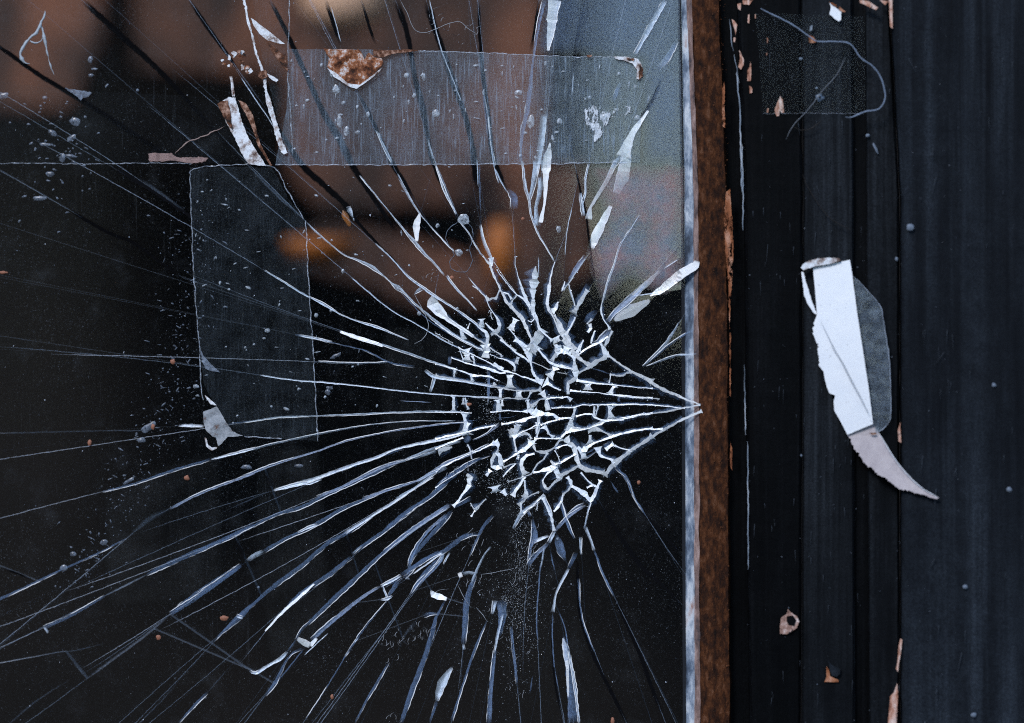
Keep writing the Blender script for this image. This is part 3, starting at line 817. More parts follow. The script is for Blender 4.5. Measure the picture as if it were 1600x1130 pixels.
for fi, f in enumerate(F2):
    for i in range(3): edge_f.setdefault(tuple(sorted((f[i], f[(i + 1) % 3]))), []).append(fi)
comp = [-1] * len(F2); nc = 0
for s0 in range(len(F2)):
    if comp[s0] >= 0: continue
    st = [s0]; comp[s0] = nc
    while st:
        f = st.pop()
        for i in range(3):
            e = tuple(sorted((F2[f][i], F2[f][(i + 1) % 3])))
            if e in cons: continue
            for g in edge_f[e]:
                if comp[g] < 0: comp[g] = nc; st.append(g)
    nc += 1
cells = [[] for _ in range(nc)]
for fi, c in enumerate(comp): cells[c].append(F2[fi])
def area(fs): return sum(abs((V2[f[1]] - V2[f[0]]).cross(V2[f[2]] - V2[f[0]])) * .5 for f in fs)
cells = sorted(((area(fs), fs) for fs in cells), key=lambda c: -c[0])
def shard_geo(fs, rnd):
    ids = sorted({i for f in fs for i in f}); mp = {v: i for i, v in enumerate(ids)}
    cx = sum(V2[i].x for i in ids) / len(ids); cz = sum(V2[i].y for i in ids) / len(ids)
    ext = max(math.hypot(V2[i].x - cx, V2[i].y - cz) for i in ids) * S
    amp = min(.014, .0005 / max(ext, .002)); tx, tz = rnd.uniform(-amp, amp), rnd.uniform(-amp, amp)
    oy_ = rnd.uniform(-.0001, .0001)
    fr, bk = [], []
    for i in ids:
        dy = ((V2[i].x - cx) * tx + (V2[i].y - cz) * tz) * S + oy_
        fr.append(P(V2[i].x, V2[i].y, dy)); q = P(V2[i].x, V2[i].y, dy); bk.append(q + Vector((0, .0038, 0)))
    N = len(ids); F = []; cnt = {}
    for f in fs:
        g = [mp[i] for i in f]
        a, b, c = (fr[i] for i in g)
        if (b - a).cross(c - a).y > 0: g.reverse()
        F.append(tuple(g)); F.append(tuple(i + N for i in reversed(g)))
        for i in range(3): cnt[(g[i], g[(i + 1) % 3])] = 1
    k0 = len(F)
    for (a, b) in cnt:
        if (b, a) not in cnt: F.append((b, a, a + N, b + N))
    return fr + bk, F, [0] * k0 + [1] * (len(F) - k0)
WL = window.location
def wobj(name, V, F, m, **kw):
    return mesh_obj(name, [Vector(v) - WL for v in V], F, m, window, **kw)
rnd = random.Random(3)
restV, restF, restI = [], [], []
for k, (ar, fs) in enumerate(cells):
    if ar < .5: continue
    V, F, I = shard_geo(fs, rnd)
    if k < 290: wobj('glass_shard', V, F, M_GLASS, m2=M_WALLG, idx=I)
    else:
        b = len(restV); restV += V; restI += I; restF += [tuple(i + b for i in f) for f in F]
if restV: tag(wobj('glass_splinters', restV, restF, M_GLASS, m2=M_WALLG, idx=restI), kind='stuff')

# fracture faces: ribbons that run obliquely through the thickness of the glass
def fracture(cl, pts, seed, WS=1.0):
    centre = cl in 'W'
    ln = smooth_line(pts, 2.2 if centre else 4.0, .45 if centre else .28, .38 if centre else .14, seed * 1.37, straight=cl in 'WS')
    V, F, op, uv = [], [], [], []
    flip = -1 if random.random() < .5 else 1
    if cl in 'MF': flip = 1 if random.random() < .75 else -1
    prof = {'W': [(-.5, 1), (-.25, 1), (.2, 1), (.5, 1)], 'S': [(-.5, .8), (-.2, 1), (.2, 1), (.5, .8)],
            'B': [(-.5, 1), (-.1, 1), (.15, .5), (.5, .25)], 'M': [(-.5, .55), (-.3, 1), (.25, .75), (.5, .9)],
            'F': [(-.5, .0), (-.15, 1), (.2, .8), (.5, 0)], 'H': [(-.5, .6), (-.2, 1), (.2, 1), (.5, .6)], 'K': [(-.5, .1), (-.25, 1), (.25, 1), (.5, .1)]}[cl]
    Lt = ln[-1][5] or 1
    taper = {'W': 1.5, 'S': 4, 'B': 8, 'M': 14, 'F': 30, 'K': 24, 'H': 60}[cl]
    for (x, y, w, nx, ny, L) in ln:
        if cl == 'W': w *= .9 + 1.2 * math.exp(-L / 2.4) + 1.2 * math.exp(-(Lt - L) / 2.4)
        w = w * {'W': 1.12, 'S': 1.45, 'B': 1.25, 'M': 1.05, 'F': 1.2, 'K': 1.25, 'H': 1}[cl] + {'W': .25, 'B': .4, 'H': 0}.get(cl, .3)
        endf = min(1, (min(L, Lt - L) + .6) / min(taper, Lt * .5))
        for (a, o) in prof:
            a2 = a * flip
            dep = (a + .5) * min(.003, w * S * .4)
            px, py = x + nx * a2 * w, y + ny * a2 * w
            V.append(P(px, py, (-.0006 + dep) if px < 1060 else -.0044 + dep * .2)); op.append(o * endf); uv.append((L + seed * 31.7, a * w))
    n = 4
    for i in range(len(ln) - 1):
        for j in range(n - 1):
            F.append((i * n + j, i * n + j + 1, (i + 1) * n + j + 1, (i + 1) * n + j))
    I = [0] * len(F)
    mw = max(p[2] for p in pts)
    if cl in 'MB' and mw > 2.0:          # a painted highlight: thin white ribbon along one edge of the facet
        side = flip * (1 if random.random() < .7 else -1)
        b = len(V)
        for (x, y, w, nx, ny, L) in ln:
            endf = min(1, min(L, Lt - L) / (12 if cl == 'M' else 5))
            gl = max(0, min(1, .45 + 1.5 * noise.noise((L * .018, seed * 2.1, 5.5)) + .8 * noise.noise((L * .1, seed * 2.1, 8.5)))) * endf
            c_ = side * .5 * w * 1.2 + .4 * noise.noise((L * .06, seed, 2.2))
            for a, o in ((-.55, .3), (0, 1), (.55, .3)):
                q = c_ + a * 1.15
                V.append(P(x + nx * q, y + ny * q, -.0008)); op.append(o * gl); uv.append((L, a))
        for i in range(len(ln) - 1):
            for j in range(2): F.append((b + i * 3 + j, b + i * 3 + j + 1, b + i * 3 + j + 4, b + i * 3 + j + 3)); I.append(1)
    if cl == 'W' and mw > 1.1:           # faint blue reflection beside the break, painted as a translucent ribbon
        side = 1 if random.random() < .5 else -1
        b = len(V)
        for (x, y, w, nx, ny, L) in ln:
            endf = min(1, (min(L, Lt - L) + .5) / 5)
            wd = (w * .9 + 1.6) * (.7 + .9 * abs(noise.noise((L * .07, seed, 3.3))))
            for a, o in ((.3, .9), (.5 + .5, .55), (.5 + 1.0, .08)):
                q = side * (w * .5 + wd * (a - .4))
                V.append(P(x + nx * q, y + ny * q, .0015 + a * .001)); op.append(o * endf * .85); uv.append((L + seed, a * w))
        for i in range(len(ln) - 1):
            for j in range(2): F.append((b + i * 3 + j, b + i * 3 + j + 1, b + i * 3 + j + 4, b + i * 3 + j + 3)); I.append(1)
    return V, F, op, uv, I
for (p, e) in hair_ext:
    L = math.hypot(e[0] - p[0], e[1] - p[1]); k = max(1, int(L / 40)); kk = random.uniform(-.06, .06)
    dx, dy = (e[0] - p[0]) / L, (e[1] - p[1]) / L
    pts = [(p[0] + dx * L * i / k - dy * kk * L * (i / k) ** 2, p[1] + dy * L * i / k + dx * kk * L * (i / k) ** 2, 1.0) for i in range(k + 1)]
    pts[0] = (p[0] - dx * 30, p[1] - dy * 30, .9)
    cracks.append(('H', pts))
def line_size(c): return sum(math.hypot(c[1][i + 1][0] - c[1][i][0], c[1][i + 1][1] - c[1][i][1]) * (c[1][i][2] + 1) for i in range(len(c[1]) - 1))
order = sorted(range(len(cracks)), key=lambda i: -line_size(cracks[i]))
rest = {}
for rank, i in enumerate(order):
    cl, pts = cracks[i]
    V, F, op, uv, I = fracture(cl, pts, i)
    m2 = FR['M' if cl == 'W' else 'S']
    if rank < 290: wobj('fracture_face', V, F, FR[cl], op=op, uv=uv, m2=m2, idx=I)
    else:
        g = rest.setdefault(cl, ([], [], [], [], [])); b = len(g[0])
        g[0].extend(V); g[1].extend([tuple(k + b for k in f) for f in F]); g[2].extend(op); g[3].extend(uv); g[4].extend(I)
for cl, g in rest.items():
    tag(wobj('fine_fractures', g[0], g[1], FR[cl], op=g[2], uv=g[3], m2=FR['M' if cl == 'W' else 'S'], idx=g[4]), kind='stuff')
print('cells', len(cells), 'cracks', len(cracks))
# thin powder of crushed glass lying in the cracks, splinters too small to count
def crumbs(name, n, where, size, m, parent=None, base=Vector((0, 0, 0)), y=-.0006):
    V, F = [], []
    for _ in range(n):
        x, yy = where(); s = size() * S
        c = P(x, yy, y) - base
        q = [Vector((random.uniform(-1, 1), random.uniform(-.5, .5), random.uniform(-1, 1))) * s for _ in range(4)]
        b = len(V); V += [c + a for a in q]; F += [(b, b + 1, b + 2), (b, b + 2, b + 3), (b, b + 3, b + 1), (b + 1, b + 3, b + 2)]
    return tag(mesh_obj(name, V, F, m, parent), kind='stuff')
M_CRUMB = plain('glass_crumb', (.85, .93, 1), .2, .8)
M_DUST = plain('dust_speck', (.62, .68, .78), .6)
M_DUSTD = plain('dust_dim', (.13, .16, .21), .7)
M_WARM = plain('warm_speck', (.55, .3, .18), .7)
def gauss_in(cs):
    def f():
        c = random.choices(cs, [q[4] for q in cs])[0]
        return random.gauss(c[0], c[2]), random.gauss(c[1], c[3])
    return f
pw = crumbs('glass_powder', 4200, gauss_in([(790, 760, 14, 22, 5), (815, 850, 9, 40, 6), (800, 930, 16, 42, 8), (825, 960, 17, 50, 5), (766, 640, 12, 22, 4), (760, 745, 24, 12, 3), (762, 590, 2.5, 25, 1.2), (800, 1000, 24, 60, 3), (715, 925, 45, 70, 1.0), (840, 640, 100, 100, 2.0), (1010, 860, 90, 150, .5)]),
       lambda: random.uniform(.18, .65), M_CRUMB)
tag(pw, 'fine glass powder sprinkled below the point of impact', 'glass powder', kind='stuff')
wl = [q for c, q in cracks if c == 'W']
def near_vein():
    q = random.choice(wl); i = random.randrange(len(q) - 1); t_ = random.random()
    return q[i][0] + (q[i + 1][0] - q[i][0]) * t_ + random.gauss(0, 1.8), q[i][1] + (q[i + 1][1] - q[i][1]) * t_ + random.gauss(0, 1.8)
ck = crumbs('glass_chips', 1900, near_vein, lambda: .3 + abs(random.gauss(0, .55)), M_CRUMB, y=-.0008)
tag(ck, 'sparkling chips of crushed glass along the breaks of the shattered centre', 'glass chips', kind='stuff')
def anyw():
    return random.uniform(0, 1065), random.uniform(0, 1130)
dst = crumbs('dust_specks', 1500, anyw, lambda: abs(random.gauss(0, .45)) + .22, M_DUSTD)
tag(dst, 'grey dust specks scattered over the whole pane', 'dust', kind='stuff')
ds2 = crumbs('bright_specks', 420, anyw, lambda: abs(random.gauss(0, .55)) + .3, M_DUST)
tag(ds2, 'sparse bright specks stuck to the pane', 'dust', kind='stuff')
def onframe():
    return random.uniform(1165, 1600), random.uniform(0, 1130)

# blobs: flattened irregular drops
def blob(x, y, rx, ry, ang=0, depth=-.0006, th=.0004, seed=0, n=14):
    V = [P(x, y, depth - th)]; F = []
    ca, sa = math.cos(ang), math.sin(ang)
    for k in range(n):
        a = k * math.tau / n; r_ = 1 + .35 * noise.noise((math.cos(a) * 1.3, math.sin(a) * 1.3, seed * 3.1))
        ex, ey = math.cos(a) * rx * r_, math.sin(a) * ry * r_
        for f_, d_ in ((.65, th * .8), (1.0, 0)):
            V.append(P(x + (ex * ca - ey * sa) * f_, y + (ex * sa + ey * ca) * f_, depth - d_))
    for k in range(n):
        a, b = 1 + 2 * k, 1 + 2 * ((k + 1) % n)
        F += [(0, b, a), (a, b, b + 1, a + 1)]
    return V, F
M_DROP = film_mat('dried_drop', (.34, .40, .50), .08, .55, 700, 0, .3, .6)
M_BLOT = film_mat('pale_blot', (.60, .68, .76), .1, .8, 600, 0, .4, .7)
def many(name, items, m, depth=-.0007):
    V, F = [], []
    for i, (x, y, rx, ry, a) in enumerate(items):
        v, f = blob(x, y, rx, ry, a, depth, seed=i); b = len(V); V += v; F += [tuple(k + b for k in q) for q in f]
    return mesh_obj(name, V, F, m, op=[1.0] * len(V), smooth=True)
drops = [(118, 190, 9, 6, .2), (82, 208, 8, 4, .6), (112, 216, 9, 4, -.6), (72, 226, 11, 3, .1), (98, 247, 4, 8, .2), (110, 244, 10, 3, .1), (78, 272, 7, 4, 0), (62, 310, 12, 3.5, 0), (141, 93, 4, 5, 0), (148, 108, 5, 2, 0), (142, 118, 4, 3, 0), (70, 153, 4, 3, 0), (5, 150, 8, 5, -.3)]
rr = random.Random(11)
for _ in range(420):
    t_ = rr.random(); y_ = 300 + 620 * t_ ** .8; x_ = 300 - 210 * max(0, (t_ - .35)) + rr.gauss(0, 26) - 40 * t_
    drops.append((x_, y_, rr.uniform(.6, 1.0) + rr.random() ** 4 * 4, rr.uniform(.5, 1.5), rr.uniform(-1.2, 1.2)))
for _ in range(60): drops.append((rr.gauss(90, 34), rr.gauss(235, 48), rr.uniform(.8, 4.0), rr.uniform(.8, 2.2), rr.uniform(-1, 1)))
drops += [(162, 847, 6, 4, -.4), (114, 866, 5, 4, 0), (100, 888, 6, 5, 0), (220, 688, 7, 4, 0), (200, 752, 10, 3, -.5), (232, 668, 14, 6, -.6), (385, 730, 8, 4, 0), (467, 728, 7, 3, 0), (525, 556, 9, 3, -.5), (515, 606, 6, 3, 0), (512, 613, 5, 4, 1)]
tag(many('dried_drops', drops, M_DROP), 'pale dried drops spattered down the dark left side of the pane', 'dried drops', kind='stuff')
tapespots = []
for _ in range(95):
    x_ = rr.uniform(455, 1000); tapespots.append((x_, rr.uniform(95, 250), abs(rr.gauss(0, 1.8)) + .8, abs(rr.gauss(0, 2.4)) + .8, rr.uniform(-.3, .3)))
for _ in range(60): tapespots.append((rr.uniform(305, 480), rr.uniform(280, 670), abs(rr.gauss(0, 2.0)) + .6, abs(rr.gauss(0, 1.2)) + .6, rr.uniform(-.5, .5)))
for _ in range(60): tapespots.append((rr.uniform(480, 760), rr.uniform(260, 640), abs(rr.gauss(0, 1.5)) + .6, abs(rr.gauss(0, 1.5)) + .6, rr.uniform(-.5, .5)))
tapespots += [(681, 177, 6, 6, 0), (525, 140, 5, 8, 0), (530, 190, 4, 10, 0), (541, 205, 4, 8, 0), (575, 179, 3, 5, 0), (717, 395, 6, 6, .6), (724, 343, 9, 8, .3), (873, 358, 4, 5, 0), (830, 190, 6, 10, 0), (810, 145, 6, 4, 0)]
tag(many('pale_blots', tapespots, M_BLOT, -.0012), 'small pale blots dotted over the tape strips', 'blots', kind='stuff')

# ---------------------------------------------------------------- glazing strip between glass and frame (parts of the window)
def loft(name, rows, m, parent=None, base=Vector((0, 0, 0)), n=150, jit=0.0, seed=0, back=.012):
    """vertical moulding: rows of (px at top, px at 300, px at bottom, y); the last and first run back into the wall"""
    V, F = [], []
    C = len(rows) + 2
    for i in range(n + 1):
        py = -330 + 1790 * i / n
        cols = []
        for k, (a, b, c, y) in enumerate(rows):
            px = (a + (b - a) * py / 300) if py < 300 else (b + (c - b) * (py - 300) / 830)
            j = jit * (noise.noise((py * .02, k * 5.1, seed)) + .7 * noise.noise((py * .13, k * 5.1, seed)))
            cols.append((px + j, y + jit * .00006 * noise.noise((py * .05, k * 3.1, seed + 9))))
        cols = [(cols[0][0], back)] + cols + [(cols[-1][0], back)]
        for px, y in cols: V.append(P(px, py, y) - base)
    for i in range(n):
        for k in range(C - 1):
            F.append((i * C + k, (i + 1) * C + k, (i + 1) * C + k + 1, i * C + k + 1))
    return mesh_obj(name, V, F, m, parent)
M_HOLE0 = plain('joint_grime', (.02, .022, .027), .8, .1)
M_SEAL = blotch_mat('weathered_sealant', [(.34, (.03, .04, .06)), (.45, (.12, .16, .22)), (.52, (.30, .35, .42)), (.60, (.60, .64, .68)), (.72, (.34, .19, .15))], 130, .5, .0002, (1, 1, .35))
M_RUST = blotch_mat('rust_brown', [(.34, (.008, .004, .003)), (.47, (.035, .012, .005)), (.58, (.085, .028, .009)), (.72, (.17, .08, .045))], 420, .8, .0005, (1, 1, .45), .15)
M_RUSTL = flake_mat('bare_orange_wood', [(.35, (.10, .03, .012)), (.5, (.34, .12, .05)), (.65, (.55, .30, .20))], 260, .44, (1, 1, .3))
loft('sealant_bead', [(1065, 1069, 1071, -.0002), (1068, 1072, 1074, -.0012), (1078, 1082, 1082, -.0022), (1080, 1090, 1093, -.0016)], M_SEAL, window, WL, jit=1.2, seed=1)
M_LIP = blotch_mat('pinkish_lip', [(.36, (.05, .04, .045)), (.5, (.22, .14, .12)), (.64, (.42, .30, .27))], 200, .7, .0003, (1, 1, .4))
loft('stained_lip', [(1073, 1083, 1085, -.0019), (1076, 1086, 1089, -.0030), (1080, 1091, 1094, -.0034)], M_LIP, window, WL, jit=1.8, seed=12)
loft('dark_joint', [(1059, 1064, 1067, -.0003), (1064, 1069, 1072, -.0006)], M_HOLE0, window, WL, jit=.6, seed=13, back=.0)
loft('rusty_strip', [(1079, 1089, 1091, -.0018), (1082, 1092, 1096, -.004), (1100, 1110, 1116, -.0046), (1122, 1134, 1140, -.0040), (1126, 1138, 1144, .004)], M_RUST, window, WL, jit=2.0, seed=2)
def chip(name, pts, m, parent=None, base=Vector((0, 0, 0)), y=-.005, th=.0004, amp=1.0, step=3, lift=None, grid=6):
    o = sheet(name, rough_poly(pts, step, amp, len(pts) * 1.7 + pts[0][0]), m, None, y, th, lift, grid)
    if parent:
        o.data.transform(__import__('mathutils').Matrix.Translation(-base)); o.parent = parent
    return o
for pts in ([(1128, 140), (1132, 128), (1133, 200), (1129, 198)], [(1131, 340), (1134, 300), (1141, 295), (1144, 345), (1146, 400), (1142, 470), (1140, 515), (1138, 440), (1134, 400)], [(1140, 520), (1142, 520), (1142, 620), (1140, 618)], [(1141, 690), (1144, 700), (1144, 735), (1141, 730)]):
    chip('paint_loss', pts, M_RUSTL, window, WL, -.0062)

# ---------------------------------------------------------------- painted wooden door frame
frame = empty('door_frame', P(1400, 1380, .002)); FL = frame.location
tag(frame, 'black painted wooden door frame of upright boards right of the window', 'door frame')
M_P1 = paint_mat('black_paint_glossy', (.0012, .0014, .0018), (.008, .009, .011), 300, (.5, .8), .5)
M_P2 = paint_mat('black_paint_worn', (.003, .0036, .0046), (.026, .031, .038), 330, (.42, .75), .55)
M_P3 = paint_mat('blue_black_paint', (.0045, .0055, .0075), (.036, .046, .060), 170, (.45, .8), .55)
loft('rebate', [(1118, 1128, 1136, .001), (1162, 1166, 1172, .0015)], M_P1, frame, FL, n=40)
loft('inner_board', [(1150, 1162, 1170, .002), (1152, 1164, 1172, -.0085), (1156, 1168, 1175, -.010), (1200, 1205, 1205, -.0102), (1246, 1250, 1247, -.010), (1250, 1254, 1251, -.0088)], M_P1, frame, FL, jit=1.4, seed=3)
loft('flat_strip', [(1252, 1256, 1253, -.008), (1254, 1258, 1256, -.0096), (1328, 1331, 1332, -.0096), (1331, 1334, 1336, -.0082)], M_P2, frame, FL, jit=1.0, seed=4)
loft('groove', [(1329, 1331, 1334, -.006), (1356, 1358, 1360, -.006)], M_P1, frame, FL, n=40)
loft('middle_strip', [(1352, 1354, 1358, -.007), (1354, 1356, 1360, -.0092), (1386, 1401, 1402, -.0092), (1389, 1405, 1406, -.0075)], M_P2, frame, FL, jit=1.2, seed=5)
loft('outer_board', [(1390, 1406, 1407, -.005), (1392, 1409, 1410, -.0125), (1396, 1413, 1414, -.0135), (1470, 1476, 1470, -.0138), (1600, 1606, 1600, -.0150), (1900, 1900, 1900, -.0150)], M_P3, frame, FL, jit=1.2, seed=6)
M_CHIPW = flake_mat('bare_pink_wood', [(.35, (.18, .06, .03)), (.48, (.5, .25, .17)), (.62, (.8, .62, .54))], 320, .40, (1, 1, .3))
M_RIDGE = blotch_mat('scraped_edge', [(.35, (.03, .04, .05)), (.52, (.25, .30, .36)), (.7, (.7, .72, .75))], 420, .5, .0002, (1, 1, .15))
ch = [[(206, 0), (290, 0), (262, 40), (210, 35)], [(165, 30), (195, 25), (190, 85), (170, 70)], [(120, 155), (140, 165), (165, 200), (150, 290), (140, 230)], [(180, 400), (215, 470), (215, 520), (195, 560), (172, 540), (185, 470)],
      [(250, 120), (265, 115), (260, 190), (245, 180)], [(270, 490), (278, 560), (272, 650), (245, 650), (245, 560), (260, 530)], [(258, 690), (280, 700), (285, 745), (262, 750)], [(400, 300), (412, 310), (408, 350), (402, 340)], [(398, 415), (408, 412), (404, 450), (396, 445)],
      [(510, 770), (530, 800), (540, 905), (520, 905), (505, 885), (500, 930), (480, 935), (465, 880), (485, 820)], [(135, 300), (150, 300), (145, 340), (133, 335)], [(305, 115), (315, 115), (315, 148), (305, 148)], [(405, 870), (418, 870), (412, 905), (400, 905)]]
for q in ch: chip('paint_loss', [(a, b) for a, b in tile(q, 1120, 0, 5.137)], M_CHIPW, frame, FL, -.0106, .0005, .7, 2.5, grid=3)
for pts in ([(1407, 998), (1404, 1010), (1402, 1035), (1400, 1045), (1403, 1050), (1406, 1030), (1410, 1000)], [(1402, 1068), (1397, 1082), (1391, 1088), (1389, 1110), (1386, 1150), (1400, 1150), (1403, 1085)], [(1388, -10), (1394, -10), (1395, 45), (1391, 42)], [(1343, 0), (1358, 2), (1372, 12), (1369, 16), (1352, 8), (1344, 5)], [(1374, 0), (1388, 2), (1383, 8)], [(1403, 672), (1407, 660), (1408, 692), (1404, 690)]):
    chip('paint_loss', pts, M_CHIPW, frame, FL, -.0142, .0005, .6, 4, grid=4)
def strand(name, pts, w, m, parent=None, base=Vector((0, 0, 0)), y=-.001, step=5, jit=.6, wj=.3, bulge=.0):
    ln = smooth_line([(a, b, w) for a, b in pts], step, jit, wj, pts[0][0] * .37)
    V, F = [], []
    for i, (x, yy, ww, nx, ny, L) in enumerate(ln):
        ww = ww * (.3 + .7 * min(1, min(L, ln[-1][5] - L) / 12))
        yb = y - bulge * math.sin(math.pi * L / (ln[-1][5] or 1))
        for k in range(5):
            a = k * math.tau / 5; V.append(P(x + nx * math.cos(a) * ww * .5, yy + ny * math.cos(a) * ww * .5, yb + math.sin(a) * ww * .5 * S) - base)
    for i in range(len(ln) - 1):
        for k in range(5): F.append((i * 5 + k, i * 5 + (k + 1) % 5, (i + 1) * 5 + (k + 1) % 5, (i + 1) * 5 + k))
    return mesh_obj(name, V, F, m, parent, smooth=True)
for pts, w in ([[(1140, 30), (1143, 60), (1146, 80)], 1.6], [[(1147, 85), (1152, 112), (1155, 130)], 1.4], [[(1151, 112), (1155, 160), (1157, 200), (1159, 300)], 2.4], [[(1159, 225), (1161, 280), (1161, 360)], 1.8], [[(1163, 570), (1164, 640), (1165, 680)], 1.8], [[(1168, 690), (1169, 800), (1169, 890)], 2.0]):
    strand('scraped_edge', pts, w, M_RIDGE, frame, FL, -.0103)

# screw hole and nail scars in the frame
M_HOLE = plain('dark_hole', (.003, .003, .004), .9, .1)  # near-black flat patches stand in for the shade inside holes
M_RAG = blotch_mat('torn_wood_fibre', [(.3, (.06, .025, .015)), (.5, (.40, .24, .19)), (.7, (.8, .68, .64))], 380, .8, .0004)
sc = empty('torn_paper_knot', P(1232, 970, -.0105)); tag(sc, 'small torn knot of pinkish paper round a hole, low on the inner board', 'paper scrap')
def sub(name, pts, m, root, y, th=.0003, amp=.8, lift=None, grid=3, step=2.5):
    o = chip(name, pts, m, root, root.location.copy(), y, th, amp, step, lift, grid); return o
T4 = lambda q: [(a, b) for a, b in tile(q, 1180, 900, 4.915)]
sub('torn_rim', T4([(250, 255), (275, 280), (320, 310), (340, 350), (320, 400), (270, 435), (240, 450), (190, 445), (190, 380), (200, 320), (240, 295)]), M_RAG, sc, -.0112)
sub('hole', T4([(245, 310), (290, 305), (315, 340), (300, 385), (255, 375), (240, 345)]), M_HOLE, sc, -.0115, .0002, .4)
sub('flap', T4([(245, 400), (262, 395), (285, 405), (275, 430), (250, 430)]), M_RAG, sc, -.0120, .0002, .3)
sc = empty('torn_slit', P(1300, 1050, -.0105)); tag(sc, 'dark rust-edged tear in the paint near the foot of the frame', 'paint tear')
sub('rust_edge', T4([(545, 700), (565, 690), (575, 770), (640, 800), (640, 815), (530, 815), (545, 780)]), M_RUSTL, sc, -.0105, .0003, .4)
sub('lifted_flake', T4([(560, 650), (600, 690), (655, 715), (650, 755), (625, 775), (590, 765), (572, 720)]), M_P3, sc, -.0112, .0003, .5)
sc = empty('rust_scar', P(1270, 58, -.0112)); tag(sc, 'rust brown scar in the tape near the top of the frame', 'rust scar')
T5 = lambda q: [(a, b) for a, b in tile(q, 1120, 0, 5.137)]
sub('scar', T5([(735, 280), (770, 290), (805, 335), (780, 345), (740, 345)]), M_RUSTL, sc, -.0112, .0003, .3)
sub('burr', T5([(745, 215), (770, 200), (765, 240), (742, 255)]), M_RIDGE, sc, -.0118, .0002, .3)
sc = empty('screw_head', P(1281, 153, -.0108)); tag(sc, 'small grey screw head at the bottom of the taped patch', 'screw')
v, f = blob(1281, 153, 6.5, 6.5, 0, -.0108, .0006, 5, 18); o = mesh_obj('head', [a - sc.location for a in v], f, plain('screw_grey', (.10, .14, .20), .45, .5), sc, smooth=True)
v, f = blob(1281, 152, 1.6, 2.0, 0, -.0114, .0002, 6, 10); o = mesh_obj('recess', [a - sc.location for a in v], f, M_HOLE, sc)
M_FSPK = plain('frame_speck', (.2, .23, .28), .6)
o = crumbs('frame_dust', 330, onframe, lambda: abs(random.gauss(0, .5)) + .25, M_FSPK, y=-.0140); tag(o, 'pale dust specks on the black frame', 'dust', kind='stuff')
V, F = [], []
rs = random.Random(21)
for _ in range(150):          # fine scuffs that follow the brush marks, and a few that do not
    x, y_ = rs.uniform(1170, 1598), rs.uniform(0, 1130); L_ = abs(rs.gauss(0, 14)) + 3; an = rs.gauss(0, .05) if rs.random() < .85 else rs.uniform(-1, 1); w_ = rs.uniform(.25, .6)
    yy = -.0152 if x > 1410 else -.0104
    q = [P(x - w_, y_, yy), P(x + w_, y_, yy), P(x + math.sin(an) * L_, y_ + L_ * math.cos(an), yy)]; b = len(V); V += q + [a + Vector((0, .00015, 0)) for a in q]
    F += [(b, b + 1, b + 2), (b + 5, b + 4, b + 3), (b, b + 3, b + 4, b + 1), (b + 1, b + 4, b + 5, b + 2), (b + 2, b + 5, b + 3, b)]
tag(mesh_obj('paint_scuffs', V, F, plain('scuff', (.05, .06, .075), .6, .1)), 'fine pale scuffs scattered along the black boards', 'scuffs', kind='stuff')
def onrust():
    y_ = random.uniform(0, 1130); x0 = 1091 + min(y_, 300) * .02; return x0 + random.random() ** .7 * 42, y_
pit = crumbs('rust_flakes', 900, onrust, lambda: .3 + abs(random.gauss(0, .6)), blotch_mat('rust_flake', [(.4, (.02, .008, .004)), (.6, (.22, .08, .03))], 300, .9), y=-.0048)
tag(pit, 'crumbly rust flakes on the brown strip beside the glass', 'rust flakes', kind='stuff')
bl = [(1422, 355, 6, 6, 0, 'soft white paint spot on the outer board, level with the paper strip'), (1553, 602, 3.5, 3.5, 0, 'pale dot far right, halfway down the outer board'), (1577, 765, 4, 4, 0, 'pale dot at the right edge of the outer board'), (1508, 917, 3.5, 3.5, 0, 'pale dot low on the outer board'), (1521, 1117, 4, 4, 0, 'pale dot at the very bottom of the outer board'), (1368, 232, 2.2, 9, -.45, 'short white fleck slanting on the middle strip'), (1356, 212, 3, 3, 0, 'round white fleck just above the slanting one'), (1251, 92, 3, 2.5, 0, 'white fleck on the frame tape, left of its centre'), (1276, 138, 2.2, 2.2, 0, 'tiny white dot above the screw head'), (1401, 405, 2.5, 3.5, 0, 'white dot right of the paper strip top'), (1252, 712, 1.6, 2.2, 0, 'tiny white dot left of the paper tail')]
M_SPOT = plain('paint_spot', (.17, .21, .27), .6)
for i, (x, y_, a, b, an, lab) in enumerate(bl):
    v, f = blob(x, y_, a, b, an, -.0152 if x > 1409 else -.0104, .0004, i + 20); tag(mesh_obj('paint_spot', v, f, M_SPOT, smooth=True), lab, 'paint spot', 'pale spots on the black frame')

# ---------------------------------------------------------------- adhesive tape
def tape(name, pts, m, label, y, edge_w=1.6, edges=None, amp=.8, grid=14):
    root = empty(name, P(sum(p[0] for p in pts) / len(pts), max(p[1] for p in pts), y)); tag(root, label, 'tape')
    rp = rough_poly(pts, 8, amp, pts[0][0] * .1)
    o = sheet('film', rp, m, None, y, .00008, None, grid); o.data.transform(__import__('mathutils').Matrix.Translation(-root.location)); o.parent = root
    for e in (edges if edges is not None else [pts + [pts[0]]]):
        ln = smooth_line([(a, b, edge_w) for a, b in e], 4, .8, .6, e[0][0])
        V, F, op, uv = [], [], [], []
        for (x, yy, w, nx, ny, L) in ln:
            for a, k in ((-.5, .3), (0, 1), (.5, .3)):
                V.append(P(x + nx * a * w, yy + ny * a * w, y - .00006 - .00012 * (a == 0)) - root.location); op.append(k)
        for i in range(len(ln) - 1):
            for j in range(2): F.append((i * 3 + j, i * 3 + j + 1, i * 3 + j + 4, i * 3 + j + 3))
        mesh_obj('dirty_edge', V, F, M_EDGE, root, op=op)
    return root
